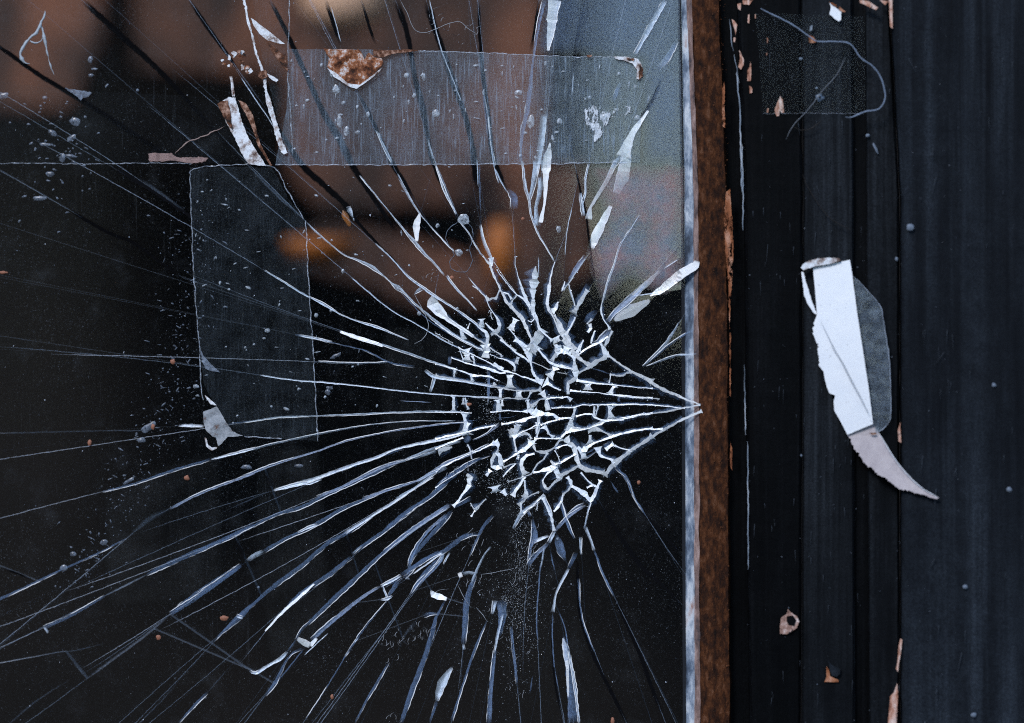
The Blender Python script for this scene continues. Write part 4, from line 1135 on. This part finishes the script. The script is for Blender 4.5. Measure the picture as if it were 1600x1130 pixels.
tape('tape_strip', [(450, 77), (560, 77), (700, 80), (880, 88), (998, 92), (1004, 125), (1001, 190), (1000, 254), (870, 256), (600, 258), (430, 258), (448, 170)], M_TAPE, 'wide clear scratched tape strip running across the top of the pane', -.0009,
     edges=[[(640, 79), (760, 83), (870, 88), (960, 90), (998, 93)], [(430, 258), (600, 258), (740, 257), (870, 256), (985, 254)], [(452, 0), (451, 60), (450, 120), (454, 180), (457, 240)]])
tape('tape_strip', [(297, 262), (425, 260), (450, 310), (478, 345), (482, 440), (490, 560), (497, 690), (440, 686), (382, 682), (362, 680), (340, 640), (318, 600), (311, 540), (303, 430), (299, 340)], M_TAPE2, 'dull upright tape patch left of the centre of the pane', -.0011,
     edges=[[(297, 268), (299, 340), (303, 430), (306, 480), (311, 540), (314, 600), (318, 625)], [(297, 268), (310, 262), (360, 258), (425, 260), (450, 300), (474, 342)], [(478, 345), (482, 440), (490, 560), (497, 690)], [(382, 682), (440, 686)]])
tape('tape_strip', [(392, -20), (452, -20), (452, 60), (458, 150), (462, 240), (440, 232), (432, 180), (420, 130), (405, 70)], M_TAPE2, 'short narrow tape end hanging from the top left of the pane', -.0013, edges=[])
tape('tape_strip', [(-60, 120), (100, 140), (300, 150), (352, 160), (400, 255), (200, 256), (-60, 256)], M_TAPE3, 'faint ghost of a tape strip at the upper left edge', -.0007, 1.2, [[(-20, 255), (150, 256), (230, 255), (300, 256)]])
tape('tape_strip', [(1180, 20), (1240, 22), (1350, 26), (1353, 100), (1352, 178), (1280, 176), (1192, 178), (1186, 90)], M_TAPEF, 'grimy clear tape patch near the top of the black frame', -.0112, .6, [[(1192, 178), (1280, 177), (1350, 178)]])
# grime films, and a painted sky reflection at the top right
for q, lab in (([(160, 770), (230, 735), (345, 700), (352, 900), (300, 940), (165, 950)], 'faint grey film of old glue low on the left of the pane'), ([(600, 505), (700, 520), (705, 640), (600, 700), (590, 600)], 'faint grey film left of the shattered centre'), ([(400, 690), (500, 700), (520, 1000), (420, 1040), (395, 850)], 'faint grey film below the tape patch')):
    o = sheet('grime_film', rough_poly(q, 10, 3, q[0][0]), M_GHOST, None, -.0005, .00005, None, 12, soft=10); tag(o, lab, 'grime')
o = sheet('grime_and_sky_patch', rough_poly([(835, -40), (1074, -40), (1074, 262), (1004, 258), (1002, 95), (880, 86), (830, 84), (845, 20)], 12, 3, 3), M_WASH, None, -.0005, .00005, None, 12, soft=22)
tag(o, 'pale blue veil painting the sky reflected in the top right corner of the pane', 'grime')
o = sheet('grime_and_sky_patch', rough_poly([(925, 262), (1000, 256), (1074, 258), (1074, 450), (1030, 462), (985, 436), (940, 476), (915, 400), (940, 330)], 10, 5, 4), M_SMEAR, None, -.00055, .00005, None, 8, soft=34)
tag(o, 'mottled pinkish grey smear beside the right edge of the pane', 'grime')
M_SCRW = flake_mat('scratched_white', [(.3, (.35, .42, .5)), (.6, (.8, .85, .9))], 500, .5)
o = sheet('glue_residue', rough_poly([(914, 170), (926, 164), (948, 172), (985, 166), (990, 176), (952, 184), (944, 205), (938, 215), (928, 222), (925, 206), (915, 214)], 4, 2, 5), M_SCRW, None, -.0014, .00005, None, 3, soft=3)
tag(o, 'scratchy white glue mark right of centre on the top tape strip', 'glue residue')

# ---------------------------------------------------------------- torn scraps and labels on the glass
M_SCAB = blotch_mat('rusty_torn_label', [(.36, (.012, .005, .003)), (.46, (.12, .035, .012)), (.53, (.34, .12, .045)), (.58, (.5, .36, .3)), (.66, (.8, .82, .85))], 200, .7, .0006)
M_TORN = blotch_mat('grey_white_torn_paper', [(.36, (.10, .05, .035)), (.44, (.42, .36, .34)), (.54, (.80, .83, .87))], 240, .7, .0004)
M_BRN = blotch_mat('brown_flake', [(.38, (.012, .005, .003)), (.5, (.13, .045, .018)), (.62, (.5, .3, .22))], 260, .7, .0005)
def wav(a, sc_, sd_): return lambda x, y: a * noise.noise((x * sc_, y * sc_, sd_))
T2 = lambda q: [(a, b) for a, b in tile(q, 400, 0, 3.767)]
T3 = lambda q: [(a, b) for a, b in tile(q, 300, 0, 4.186)]
sc = empty('torn_label', P(553, 138, -.001)); tag(sc, 'rust and white remnant of a torn label at the top edge of the tape', 'torn label')
sub('label_scrap', T2([(390, 280), (440, 290), (500, 290), (610, 295), (640, 350), (660, 310), (690, 330), (740, 340), (750, 370), (700, 430), (640, 480), (595, 522), (540, 505), (460, 450), (420, 390), (435, 340)]), M_SCAB, sc, -.0022, .0004, 1.4, wav(.0007, .06, 3), 4)
sub('curled_edge', T2([(690, 292), (800, 296), (900, 290), (965, 298), (900, 306), (800, 318), (740, 338), (690, 330)]), M_BRN, sc, -.0024, .0004, .5, wav(.0004, .08, 5), 4)
sub('paler_rim', T2([(420, 400), (460, 455), (540, 505), (590, 525), (640, 490), (720, 430), (740, 400), (690, 440), (610, 500), (540, 490), (470, 430)]), M_TORN, sc, -.0026, .0002, .6, None, 3)
sc = empty('torn_strip', P(400, 262, -.001)); tag(sc, 'long white torn paper strip with brown edge above the tape patch', 'paper strip')
sub('paper', T3([(170, 680), (180, 670), (215, 650), (240, 635), (285, 640), (300, 700), (325, 790), (360, 880), (405, 960), (450, 1030), (485, 1085), (430, 1082), (370, 1070), (330, 1010), (285, 920), (250, 860), (215, 780)]), M_TORN, sc, -.0024, .0003, 1.0, wav(.0008, .03, 8), 4)
sub('brown_edge', T3([(165, 680), (200, 660), (235, 660), (255, 760), (265, 850), (245, 830), (215, 780), (190, 730)]), M_BRN, sc, -.0029, .0002, 1.0, None, 4)
sc = empty('torn_flake', P(405, 225, -.001)); tag(sc, 'thin brown flake curling beside the long white torn strip', 'paper flake')
sub('flake', T3([(300, 655), (350, 675), (400, 760), (425, 860), (450, 950), (525, 1080), (515, 1085), (435, 960), (400, 850), (350, 740), (320, 700)]), M_BRN, sc, -.0022, .0003, .8, wav(.0006, .05, 1), 3)
sc = empty('torn_triangle', P(443, 66, -.001)); tag(sc, 'small white triangular torn scrap with brown lower flap', 'paper scrap')
sub('white_face', T3([(385, 118), (400, 125), (450, 165), (530, 225), (608, 288), (570, 285), (490, 262), (440, 220), (400, 165)]), M_TORN, sc, -.0024, .0003, .5, None, 3)
sub('brown_flap', T3([(490, 278), (530, 300), (600, 360), (612, 350), (628, 465), (610, 450), (560, 390), (520, 335)]), M_BRN, sc, -.0024, .0003, .8, None, 3)
sc = empty('torn_line', P(440, 240, -.001)); tag(sc, 'narrow pale torn label edge running down from the top left', 'torn edge')
sub('thin_scrap', T3([(328, -10), (345, -10), (365, 110), (400, 230), (425, 340), (460, 430), (480, 500), (492, 600), (520, 680), (550, 790), (590, 920), (625, 1000), (600, 1012), (580, 995), (550, 900), (520, 790), (495, 700), (478, 620), (462, 500), (440, 430), (415, 360), (392, 260), (355, 120)]), M_TORN, sc, -.0019, .0003, 1.2, wav(.0005, .05, 2), 4)
for q in ([(440, 470), (480, 460), (500, 500), (460, 520), (430, 500)], [(490, 480), (530, 500), (565, 525), (550, 540), (505, 510)]): sub('crumb', T3(q), M_BRN if q[0][0] < 480 else M_TORN, sc, -.0026, .0004, .8)
sc = empty('crumpled_flakes', P(385, 110, -.001)); tag(sc, 'crumpled reddish brown flakes clustered between the torn scraps', 'flakes')
rq = random.Random(5)
for cx, cy_, n_, sp in ((345, 430, 6, 20), (300, 370, 10, 26), (215, 410, 6, 22), (375, 450, 5, 14)):
    for _ in range(n_):
        ax, ay = rq.gauss(cx, sp), rq.gauss(cy_, sp); k = rq.uniform(8, 22)
        q = [(ax + math.cos(a) * k * rq.uniform(.4, 1.2), ay + math.sin(a) * k * rq.uniform(.4, 1.2)) for a in (0, 1.1, 2.2, 3.3, 4.4, 5.4)]
        sub('flake', T3(q), rq.choice((M_BRN, M_BRN, M_SCAB, M_TORN)), sc, -.0018 - rq.random() * .0012, .0003, .5, None, 3)
sub('stem', T3([(245, 500), (262, 500), (272, 560), (280, 630), (262, 630), (255, 560)]), M_TORN, sc, -.002, .0003, .8)
T6 = lambda q: [(a, b) for a, b in tile(q, 0, 620, 3.767)]
sc = empty('torn_scrap', P(340, 690, -.001)); tag(sc, 'grey torn paper scrap at the bottom left corner of the tape patch', 'paper scrap')
sub('paper', T6([(1195, 90), (1275, 58), (1300, 95), (1325, 140), (1370, 205), (1430, 230), (1380, 235), (1340, 235), (1300, 280), (1285, 290), (1270, 240), (1250, 235), (1215, 200), (1200, 160)]), blotch_mat('grey_paper', [(.35, (.14, .08, .06)), (.45, (.24, .26, .28)), (.65, (.45, .47, .5))], 220, .7, .0004), sc, -.0022, .0003, .8, wav(.0005, .05, 6), 4)
sub('curl', T6([(1205, 240), (1215, 245), (1225, 285), (1250, 300), (1280, 295), (1275, 305), (1245, 318), (1215, 295)]), M_TORN, sc, -.0024, .0003, .4)
sub('tip', T6([(1205, -10), (1230, 10), (1275, 50), (1240, 45), (1215, 10)]), M_TORN, sc, -.0022, .0002, .4)
T7 = lambda q: [(a, b) for a, b in tile(q, 0, 380, 3.767)]
o = chip('paper_chip', T7([(1180, 625), (1195, 660), (1240, 710), (1297, 760), (1250, 755), (1210, 740), (1192, 700)]), M_DROP, None, Vector((0, 0, 0)), -.0018, .0002, .6, 2.5, None, 3); tag(o, 'small pale pointed chip on the left edge of the tape patch', 'paper chip')
o = chip('paper_chip', [(a, b) for a, b in tile([(380, 520), (450, 530), (540, 545), (520, 570), (490, 575), (475, 592), (455, 570), (420, 545)], 0, 0, 3.767)], M_DROP, None, Vector((0, 0, 0)), -.0012, .0002, 1.2, 3, None, 3); tag(o, 'pale grey chip on a dark crack near the upper left corner', 'paper chip')
o = chip('glue_residue', [(a, b) for a, b in tile([(870, 905), (1010, 900), (1040, 925), (1225, 930), (1210, 950), (1130, 965), (1000, 945), (880, 950)], 0, 0, 3.767)], film_mat('pink_residue', (.5, .33, .3), .1, .8, 200, 0, .7), None, Vector((0, 0, 0)), -.0012, .00008, 1.2, 3, None, 4); tag(o, 'pinkish glue smudge just above the dull tape patch', 'glue residue')
sc = empty('glue_doodle', P(50, 95, -.0008)); tag(sc, 'white A-shaped squiggle of old glue in the upper left corner', 'glue residue')
TA = lambda q: [(a, b) for a, b in tile(q, 0, 0, 3.767)]
for q, w in (([(265, 65), (262, 100), (240, 140), (215, 190), (165, 235), (135, 280), (122, 320), (140, 365), (175, 375)], 4.5), ([(175, 240), (205, 255), (245, 240), (250, 225)], 3.6), ([(240, 150), (258, 200), (270, 270), (285, 335)], 4), ([(285, 335), (300, 390), (318, 440)], 2)):
    strand('glue_line', TA(q), w, M_DROP2 if 'M_DROP2' in globals() else plain('old_glue', (.45, .5, .55), .6), sc, sc.location, -.0008, 3, .8, .5)
o = strand('glue_thread', TA([(1030, 905), (1100, 840), (1180, 810), (1240, 785), (1320, 745)]), 2.2, plain('old_glue_pink', (.35, .25, .22), .7), None, Vector((0, 0, 0)), -.0008, 3, .8, .5); tag(o, 'thin pinkish glue thread climbing toward the long torn strip', 'glue residue')
sc = empty('glue_crust', P(1000, 125, -.001)); tag(sc, 'white and rust crust curling round the right end of the top tape', 'glue residue')
TB = lambda q: [(a, b) for a, b in tile(q, 750, 0, 3.767)]
for q, m in (([(790, 330), (870, 335), (930, 350), (950, 380), (958, 430), (940, 470), (920, 465), (925, 410), (900, 375), (850, 355), (795, 345)], M_TORN), ([(865, 340), (910, 345), (905, 360), (870, 352)], M_BRN), ([(940, 380), (957, 400), (957, 450), (935, 470), (935, 420)], M_BRN), ([(625, 325), (660, 322), (655, 335), (630, 336)], M_BRN)):
    sub('crust', TB(q), m, sc, -.0024 if m == M_BRN else -.0020, .0003, .8, None, 3)
# specks one can point at
M_ORG = plain('orange_speck', (.36, .15, .09), .6)
for (x, y_, a, b, lab) in ((215, 141, 2.4, 2.4, 'bright round dot alone in the upper left'), (292, 747, 4, 4, 'reddish round speck below the torn grey scrap'), (239, 667, 3, 4.5, 'orange-white grain at the top of a pale smear'), (270, 565, 4, 4, 'dark orange speck left of the tape patch'), (5, 426, 7, 2.5, 'orange streak on the far left edge'), (140, 692, 3, 5, 'yellowish grain low in the dark left side'), (998, 754, 3, 3, 'pale pink dot right of the shattered centre'), (988, 315 - 40, 0.1, .1, None), (706, 434, 3, 3.5, 'pale orange crumb above the shattered centre'), (404, 918, 2.2, 2.2, 'bright dot under the long lower cracks'), (957, 1127, 3, 6, 'pinkish grain at the very bottom edge'), (519, 1089, 2.5, 4, 'pale pink grain near the bottom, left of centre'), (817, 342, 2.6, 2.6, 'white dot above the shattered centre'), (248, 996, 4, 4, 'dull red speck near the bottom left'), (350, 966, 7, 4, 'rust red smudge on the lower left cracks'), (733, 632, 4, 2.5, 'bright orange fleck inside the shattered centre'), (474, 719 - 360, 0.1, .1, None)):
    if lab is None: continue
    warm_ = any(k in lab for k in ('orange', 'red', 'rust', 'yellow', 'pink'))
    v, f = blob(x, y_, a, b, 0, -.0012, .0004, x); tag(mesh_obj('speck', v, f, M_ORG if warm_ else M_SPOT, smooth=True), lab, 'speck', 'single specks on the pane')
v, f = blob(541, 341, 13, 5, 1.15, .006, .0006, 3, 18); tag(mesh_obj('amber_drip', v, f, plain('amber', (.45, .16, .04), .35, .5), smooth=True), 'amber drip behind the glass below the tape strip', 'drip')
# bubble of loosened glue
V, F = [], []
ring = strand('glue_ring', [(a, b) for a, b in tile([(1190, 350), (1130, 420), (1120, 470), (1145, 520), (1170, 560), (1140, 600), (1160, 650), (1230, 660), (1270, 600), (1260, 520), (1275, 420), (1240, 360), (1190, 350)], 400, 250, 3.767)], 1.0, plain('ring', (.16, .2, .26), .5), None, Vector((0, 0, 0)), -.0006, 3, 1.2, .6)
tag(ring, 'loose grey glue outline round a spotted patch above the centre', 'glue residue')

# ---------------------------------------------------------------- hairs and lint
M_HAIR = plain('pale_hair', (.45, .48, .52), .5)
M_HAIRD = plain('dark_hair', (.02, .015, .012), .5)
hairs = [(400, 0, 3.767, [(850, 0), (890, 80), (930, 170), (990, 192), (1060, 170), (1130, 140), (1200, 130), (1250, 170), (1300, 200)], .8, M_HAIR, -.001, 'fine pale hair looping over the glass at the top centre'),
         (400, 250, 3.767, [(930, 790), (970, 860), (1000, 920), (1015, 980), (990, 1045), (930, 1085)], .9, M_HAIR, -.001, 'fine curved hair left of the shattered centre'),
         (1050, 0, 3.767, [(520, 50), (600, 90), (680, 130), (760, 180), (820, 225), (860, 245), (960, 245), (1050, 262), (1110, 340), (1180, 390), (1230, 460), (1255, 570), (1220, 640), (1130, 660), (1060, 690), (1020, 690)], 2.4, plain('blue_thread', (.22, .28, .38), .5), -.0155, 'long pale thread looping over the taped patch of the frame'),
         (1050, 0, 3.767, [(1020, 340), (970, 440), (890, 530), (790, 660), (720, 730), (670, 820)], 1.2, plain('dim_hair', (.16, .18, .21), .5), -.0125, 'thin straight hair slanting across the taped patch of the frame'),
         (0, 0, 1, [(1254, 272), (1262, 292), (1278, 318), (1298, 342), (1330, 360)], 1.2, M_HAIRD, -.0125, 'dark curved hair on the flat strip above the paper'),
         (1050, 0, 3.767, [(700, 740), (760, 765), (820, 755), (880, 710)], 1.2, M_HAIRD, -.0125, 'short dark hair below the taped patch of the frame'),
         (600, 780, 3.2275, [(490, 380), (560, 370), (650, 350)], .7, M_HAIR, -.001, 'short straight hair below the shattered centre'),
         (600, 780, 3.2275, [(370, 430), (400, 490), (440, 550)], .7, M_HAIR, -.001, 'tiny hair beside the lower bright chip'),
         (600, 780, 3.2275, [(465, 545), (490, 575), (520, 615)], .9, M_HAIR, -.001, 'tiny bright hair under the lower bright chip'),
         (600, 780, 3.2275, [(250, 475), (280, 460), (325, 452)], .5, M_HAIR, -.001, 'faint hair arched over the lower bright chip')]
for x0, y0, s_, q, w, m, y_, lab in hairs:
    tag(strand('hair', [(a, b) for a, b in tile(q, x0, y0, s_)], w, m, None, Vector((0, 0, 0)), y_, 3, .3, .2), lab, 'hair', 'hairs stuck to glass and frame')
V, F = [], []
rl = random.Random(9)
for cx, cy_, sx, sy, n_ in ((628, 1000, 16, 14, 16), (605, 1010, 8, 8, 7), (735, 850, 10, 10, 14), (812, 980, 22, 60, 40), (815, 870, 16, 40, 50), (660, 985, 10, 8, 18), (607, 1122, 8, 8, 6), (745, 915, 12, 12, 14), (675, 430, 6, 6, 6), (700, 40, 30, 12, 16), (725, 730, 20, 12, 14)):
    for _ in range(n_):
        x, y_ = rl.gauss(cx, sx), rl.gauss(cy_, sy); a = rl.uniform(0, 6.28); k = rl.uniform(-.5, .5); pts = []
        for j in range(7): pts.append((x, y_, .45)); x += math.cos(a) * 1.8; y_ += math.sin(a) * 1.8; a += k
        b = len(V)
        for (px, py, w) in pts: V += [P(px - .25, py, -.0009), P(px + .25, py, -.0012), P(px, py + .3, -.0009)]
        for j in range(6):
            for q in range(3): F.append((b + j * 3 + q, b + j * 3 + (q + 1) % 3, b + j * 3 + 3 + (q + 1) % 3, b + j * 3 + 3 + q))
tag(mesh_obj('lint', V, F, M_HAIR), 'curly lint fibres caught in the lower cracks', 'lint', kind='stuff')

# ---------------------------------------------------------------- the paper strip taped to the frame
paper = empty('paper_strip', P(1347, 672, -.0112)); tag(paper, 'torn white paper strip with hooked tail stuck to the black frame', 'paper strip')
TP = lambda q: [(a, b) for a, b in tile(q, 1220, 380, 2.69)]
def paper_mat(name, c, c2):
    m = new_mat(name); t = NT(m); v = t.coords()
    cc = t.mixc(t.ramp(t.noise(v, 140, 6, .7), [(.35, 0.), (.7, 1.)]), c2, c)
    sp = t.ramp(t.noise(v, 900, 2, .6), [(.70, 1.), (.76, .35)])
    cc = t.n('ShaderNodeMix', data_type='RGBA', blend_type='MULTIPLY', i_0=1.0); 
    base = t.mixc(t.ramp(t.noise(v, 140, 6, .7), [(.35, 0.), (.7, 1.)]), c2, c)
    t.put(cc.inputs[6], base); t.put(cc.inputs[7], sp)
    t.out(t.principled(cc.outputs[2], .65, Specular_IOR_Level=.3, Normal=t.bump(t.noise(v, 1200, 4, .7), .00006))); return m
M_PAPER = paper_mat('white_paper', (.93, .95, .97), (.86, .89, .93))
M_TAIL = paper_mat('pinkish_paper_back', (.56, .50, .50), (.40, .35, .36))
bend = lambda x, y: -.0012 * math.sin(max(0, min(1, (y - 405) / 270)) * math.pi) - .0009 * max(0, (x - 1270)) / 90
sub('paper_face', TP([(135, 103), (200, 90), (290, 70), (300, 130), (322, 300), (345, 450), (368, 600), (388, 760), (340, 780), (280, 806), (262, 770), (240, 730), (225, 705), (222, 670), (228, 640), (205, 632), (195, 610), (186, 575), (180, 540), (160, 515), (158, 480), (150, 420), (138, 385), (137, 340), (152, 300), (146, 220)]), M_PAPER, paper, -.0125, .0003, lambda x, y: 2.4 if x < 1262 + max(0, y - 480) * .22 and y > 430 else .25, bend, 6, 2)
sub('torn_sliver', TP([(86, 120), (97, 122), (108, 170), (128, 235), (152, 300), (140, 295), (112, 255), (98, 220), (92, 165)]), M_PAPER, paper, -.0128, .0002, .6, None, 3)
sub('rolled_end', TP([(84, 104), (92, 90), (120, 73), (160, 64), (200, 60), (245, 64), (252, 74), (200, 88), (150, 96), (95, 114)]), M_TORN, paper, -.0142, .0008, .8, None, 3)
sub('crease_line', TP([(165, 325), (172, 335), (230, 450), (262, 500), (300, 575), (335, 640), (370, 715), (366, 718), (330, 648), (292, 580), (255, 505), (222, 452)]), plain('crease_grey', (.12, .13, .15), .8, .2, .2), paper, -.0154, .00005, .3, None, 4)  # thin grey translucent sheet along the crease
sub('clear_tape', TP([(306, 140), (330, 160), (360, 195), (395, 235), (418, 265), (432, 330), (455, 480), (461, 600), (463, 720), (455, 752), (430, 783), (400, 796), (388, 762), (368, 600), (345, 450), (322, 300)]), film_mat('grimy_tape', (.20, .25, .31), .05, .40, 260, 0, .35, .7), paper, -.0122, .0002, .7, wav(.0003, .05, 4), 5)
e = strand('tape_edge', TP([(306, 140), (360, 195), (418, 265), (432, 330), (455, 480), (461, 600), (463, 720), (455, 752), (430, 783), (400, 796)]), 1.1, plain('tape_edge', (.4, .46, .55), .4), paper, paper.location, -.0125, 4, .4, .5)
sub('brown_tail', TP([(280, 806), (340, 778), (388, 760), (412, 796), (450, 860), (485, 915), (520, 958), (560, 1000), (600, 1034), (640, 1056), (665, 1070), (655, 1076), (620, 1068), (560, 1052), (510, 1035), (480, 1020), (440, 985), (405, 965), (375, 940), (345, 918), (325, 880), (305, 850)]), M_TAIL, paper, -.0120, .0003, lambda x, y: 2.2 if y > 676 + (x - 1324) * .78 else .2, lambda x, y: -.0042 * max(0, (y - 680) / 95), 5, 2)
strand('bright_rim', TP([(412, 797), (450, 860), (485, 915), (520, 958), (560, 1000), (600, 1034), (660, 1068)]), 1.3, M_PAPER, paper, paper.location, -.0165, 4, .2, .3)
sub('brown_nick', TP([(372, 798), (400, 796), (402, 803), (385, 806)]), M_BRN, paper, -.0135, .0002, .2, None, 3)
sc = empty('paper_remnant', P(1310, 30, -.0112)); tag(sc, 'small white paper remnant on the frame above the taped patch', 'paper scrap')
sub('white_face', T5([(905, 20), (940, 50), (980, 75), (1005, 95), (998, 160), (980, 172), (940, 150), (905, 120), (915, 60)]), M_PAPER, sc, -.0120, .0003, .8)
sub('rusty_lip', T5([(895, 14), (930, 22), (985, 55), (1035, 95), (1010, 97), (960, 62)]), M_RUSTL, sc, -.0125, .0002, .5)

# ---------------------------------------------------------------- what lies behind the glass
def box(name, a, b, m, parent=None, bevel=.0):
    x0, y0, z0 = a; x1, y1, z1 = b
    V = [(x0, y0, z0), (x1, y0, z0), (x1, y1, z0), (x0, y1, z0), (x0, y0, z1), (x1, y0, z1), (x1, y1, z1), (x0, y1, z1)]
    F = [(0, 3, 2, 1), (4, 5, 6, 7), (0, 1, 5, 4), (1, 2, 6, 5), (2, 3, 7, 6), (3, 0, 4, 7)]
    o = mesh_obj(name, V, F, m, parent)
    if bevel: md = o.modifiers.new('bevel', 'BEVEL'); md.width = bevel; md.segments = 2
    return o
def slab(name, pts, y, th, m):
    fr = [P(a, b, y) for a, b in pts]; bk = [q + Vector((0, th, 0)) for q in fr]; n = len(pts)
    F = [tuple(range(n)), tuple(reversed(range(n, 2 * n)))] + [((i + 1) % n, i, i + n, (i + 1) % n + n) for i in range(n)]
    o = mesh_obj(name, fr + bk, F, m); md = o.modifiers.new('bevel', 'BEVEL'); md.width = .004; md.segments = 2
    return o
M_WALL = blotch_mat('dark_interior_wall', [(.3, (.002, .0014, .0012)), (.7, (.007, .004, .003))], 3, .8, .001)
M_WOOD = blotch_mat('brown_board', [(.36, (.010, .006, .005)), (.48, (.055, .023, .014)), (.62, (.21, .075, .036))], 20, .6, .001, (1, 1, .4))
M_OR = blotch_mat('orange_varnish', [(.3, (.36, .10, .02)), (.7, (.55, .18, .04))], 9, .5, .001)
M_PE = blotch_mat('peach_glow', [(.3, (.75, .40, .24)), (.7, (.9, .58, .40))], 9, .6, .001)  # bright peach colour stands in for a lamp's glow
tag(box('interior_wall', (-1.6, 1.30, -1.2), (1.3, 1.35, 1.3), M_WALL), kind='structure')
tag(box('interior_side_wall', (-1.65, .02, -1.2), (-1.6, 1.35, 1.3), M_WALL), kind='structure')
tag(box('interior_partition', (1.3, .02, -1.2), (1.35, 1.35, 1.3), M_WALL), kind='structure')
tag(box('interior_floor', (-1.65, .02, -1.25), (1.35, 1.35, -1.2), M_WALL), kind='structure')
tag(box('interior_ceiling', (-1.65, .02, 1.3), (1.35, 1.35, 1.35), M_WALL), kind='structure')
INT = [('wooden_board', [(-500, -600), (165, -600), (160, 60), (110, 170), (-500, 190)], .80, .03, M_WOOD, 'blurred brown board behind the upper left corner of the glass', 'board'),
       ('wooden_board', [(195, -600), (455, -600), (470, 120), (205, 110)], .84, .03, M_WOOD, 'blurred brown board behind the torn scraps', 'board'),
       ('wooden_board', [(445, -600), (850, -600), (850, 270), (760, 330), (640, 325), (500, 330), (450, 270)], .78, .03, M_WOOD, 'wide blurred brown board behind the top tape strip', 'board'),
       ('wooden_wedge', [(440, 400), (500, 350), (600, 362), (700, 390), (780, 420), (765, 480), (640, 480), (580, 450), (500, 430)], .70, .03, M_WOOD, 'blurred brown wedge behind the glass left of the cracks', 'wooden piece'),
       ('wooden_board', [(745, 260), (925, 260), (925, 420), (880, 460), (745, 450)], .75, .03, M_WOOD, 'narrow blurred brown board behind the upper cracks', 'board')]
for nm, q, y_, th, m, lab, cat in INT: tag(slab(nm, q, y_, th, m), lab, cat)
def lathe(name, prof, cx, cy_, cz, m, parent=None, n=28):
    V, F = [], []
    for r_, z in prof:
        for k in range(n): a = k * math.tau / n; V.append((cx + r_ * math.cos(a), cy_ + r_ * math.sin(a), cz + z))
    for i in range(len(prof) - 1):
        for k in range(n): F.append((i * n + k, i * n + (k + 1) % n, (i + 1) * n + (k + 1) % n, (i + 1) * n + k))
    return mesh_obj(name, V, F, m, parent, smooth=True)
b0 = P(782, 435, .55)
bt = empty('amber_bottle', b0); tag(bt, 'small blurred orange bottle behind the cracks above the centre', 'bottle')
lathe('body', [(0.001, 0), (.009, .001), (.010, .024), (.006, .034), (.004, .038)], 0, 0, 0, M_OR, bt)
lathe('cap', [(.0045, .038), (.005, .039), (.005, .045), (.001, .0455)], 0, 0, 0, M_WALL, bt)
b1 = P(500, 400, .52)
o = lathe('orange_bowl', [(.001, -.006), (.010, -.006), (.020, .002), (.024, .010), (.023, .011), (.018, .004), (.001, -.003)], b1.x, b1.y, b1.z, M_OR); tag(o, 'small blurred orange bowl behind the glass beside the tape patch', 'bowl')
b2 = P(538, 26, .60)
o = lathe('peach_shade', [(.001, -.012), (.012, -.010), (.024, -.004), (.030, .008), (.028, .030), (.016, .055), (.001, .060)], b2.x, b2.y, b2.z, M_PE); tag(o, 'blurred lampshade behind the top of the glass, its glow painted in peach', 'lampshade')

# ---------------------------------------------------------------- the street side, out of view; building and wall added to block sky reflections
M_PAVE = blotch_mat('paving', [(.3, (.005, .005, .006)), (.7, (.012, .012, .014))], 3, .9, .002)
tag(mesh_obj('ground', [(-400, -400, -1.5), (400, -400, -1.5), (400, 400, -1.5), (-400, 400, -1.5)], [(0, 1, 2, 3)], M_PAVE), kind='structure')
M_BRK = blotch_mat('dark_render', [(.3, (.010, .007, .006)), (.7, (.020, .014, .011))], 2, .9, .004)
M_SLT = plain('roof_slate', (.05, .05, .055), .8)
M_PANE = plain('far_window', (.01, .012, .015), .2, .5)
bld = empty('sky_block_building', (-6.5, -6.0, -1.5)); tag(bld, 'dark low building added to block sky reflections, seen only in the glass', 'building')
def bb(name, a, b, m): 
    L = bld.location
    return box(name, tuple(a[i] - L[i] for i in range(3)), tuple(b[i] - L[i] for i in range(3)), m, bld)
bb('wall', (-13, -10, -1.5), (-.52, -6.0, 2.0), M_BRK)
bb('roof', (-13.2, -10.2, 2.0), (-.42, -5.8, 2.15), M_SLT)
for k in range(5):
    x = -11.5 + k * 2.2
    bb('window', (x, -6.0, -.3), (x + 1.0, -5.96, 1.1), M_PANE)
    bb('sill', (x - .08, -6.0, -.38), (x + 1.08, -5.9, -.3), M_SLT)
gw = box('sky_block_wall', (-.40, -6.3, -1.5), (14, -6.1, .26), M_BRK); tag(gw, 'dark low wall added to cut off sky reflections, seen only in the glass', 'wall')
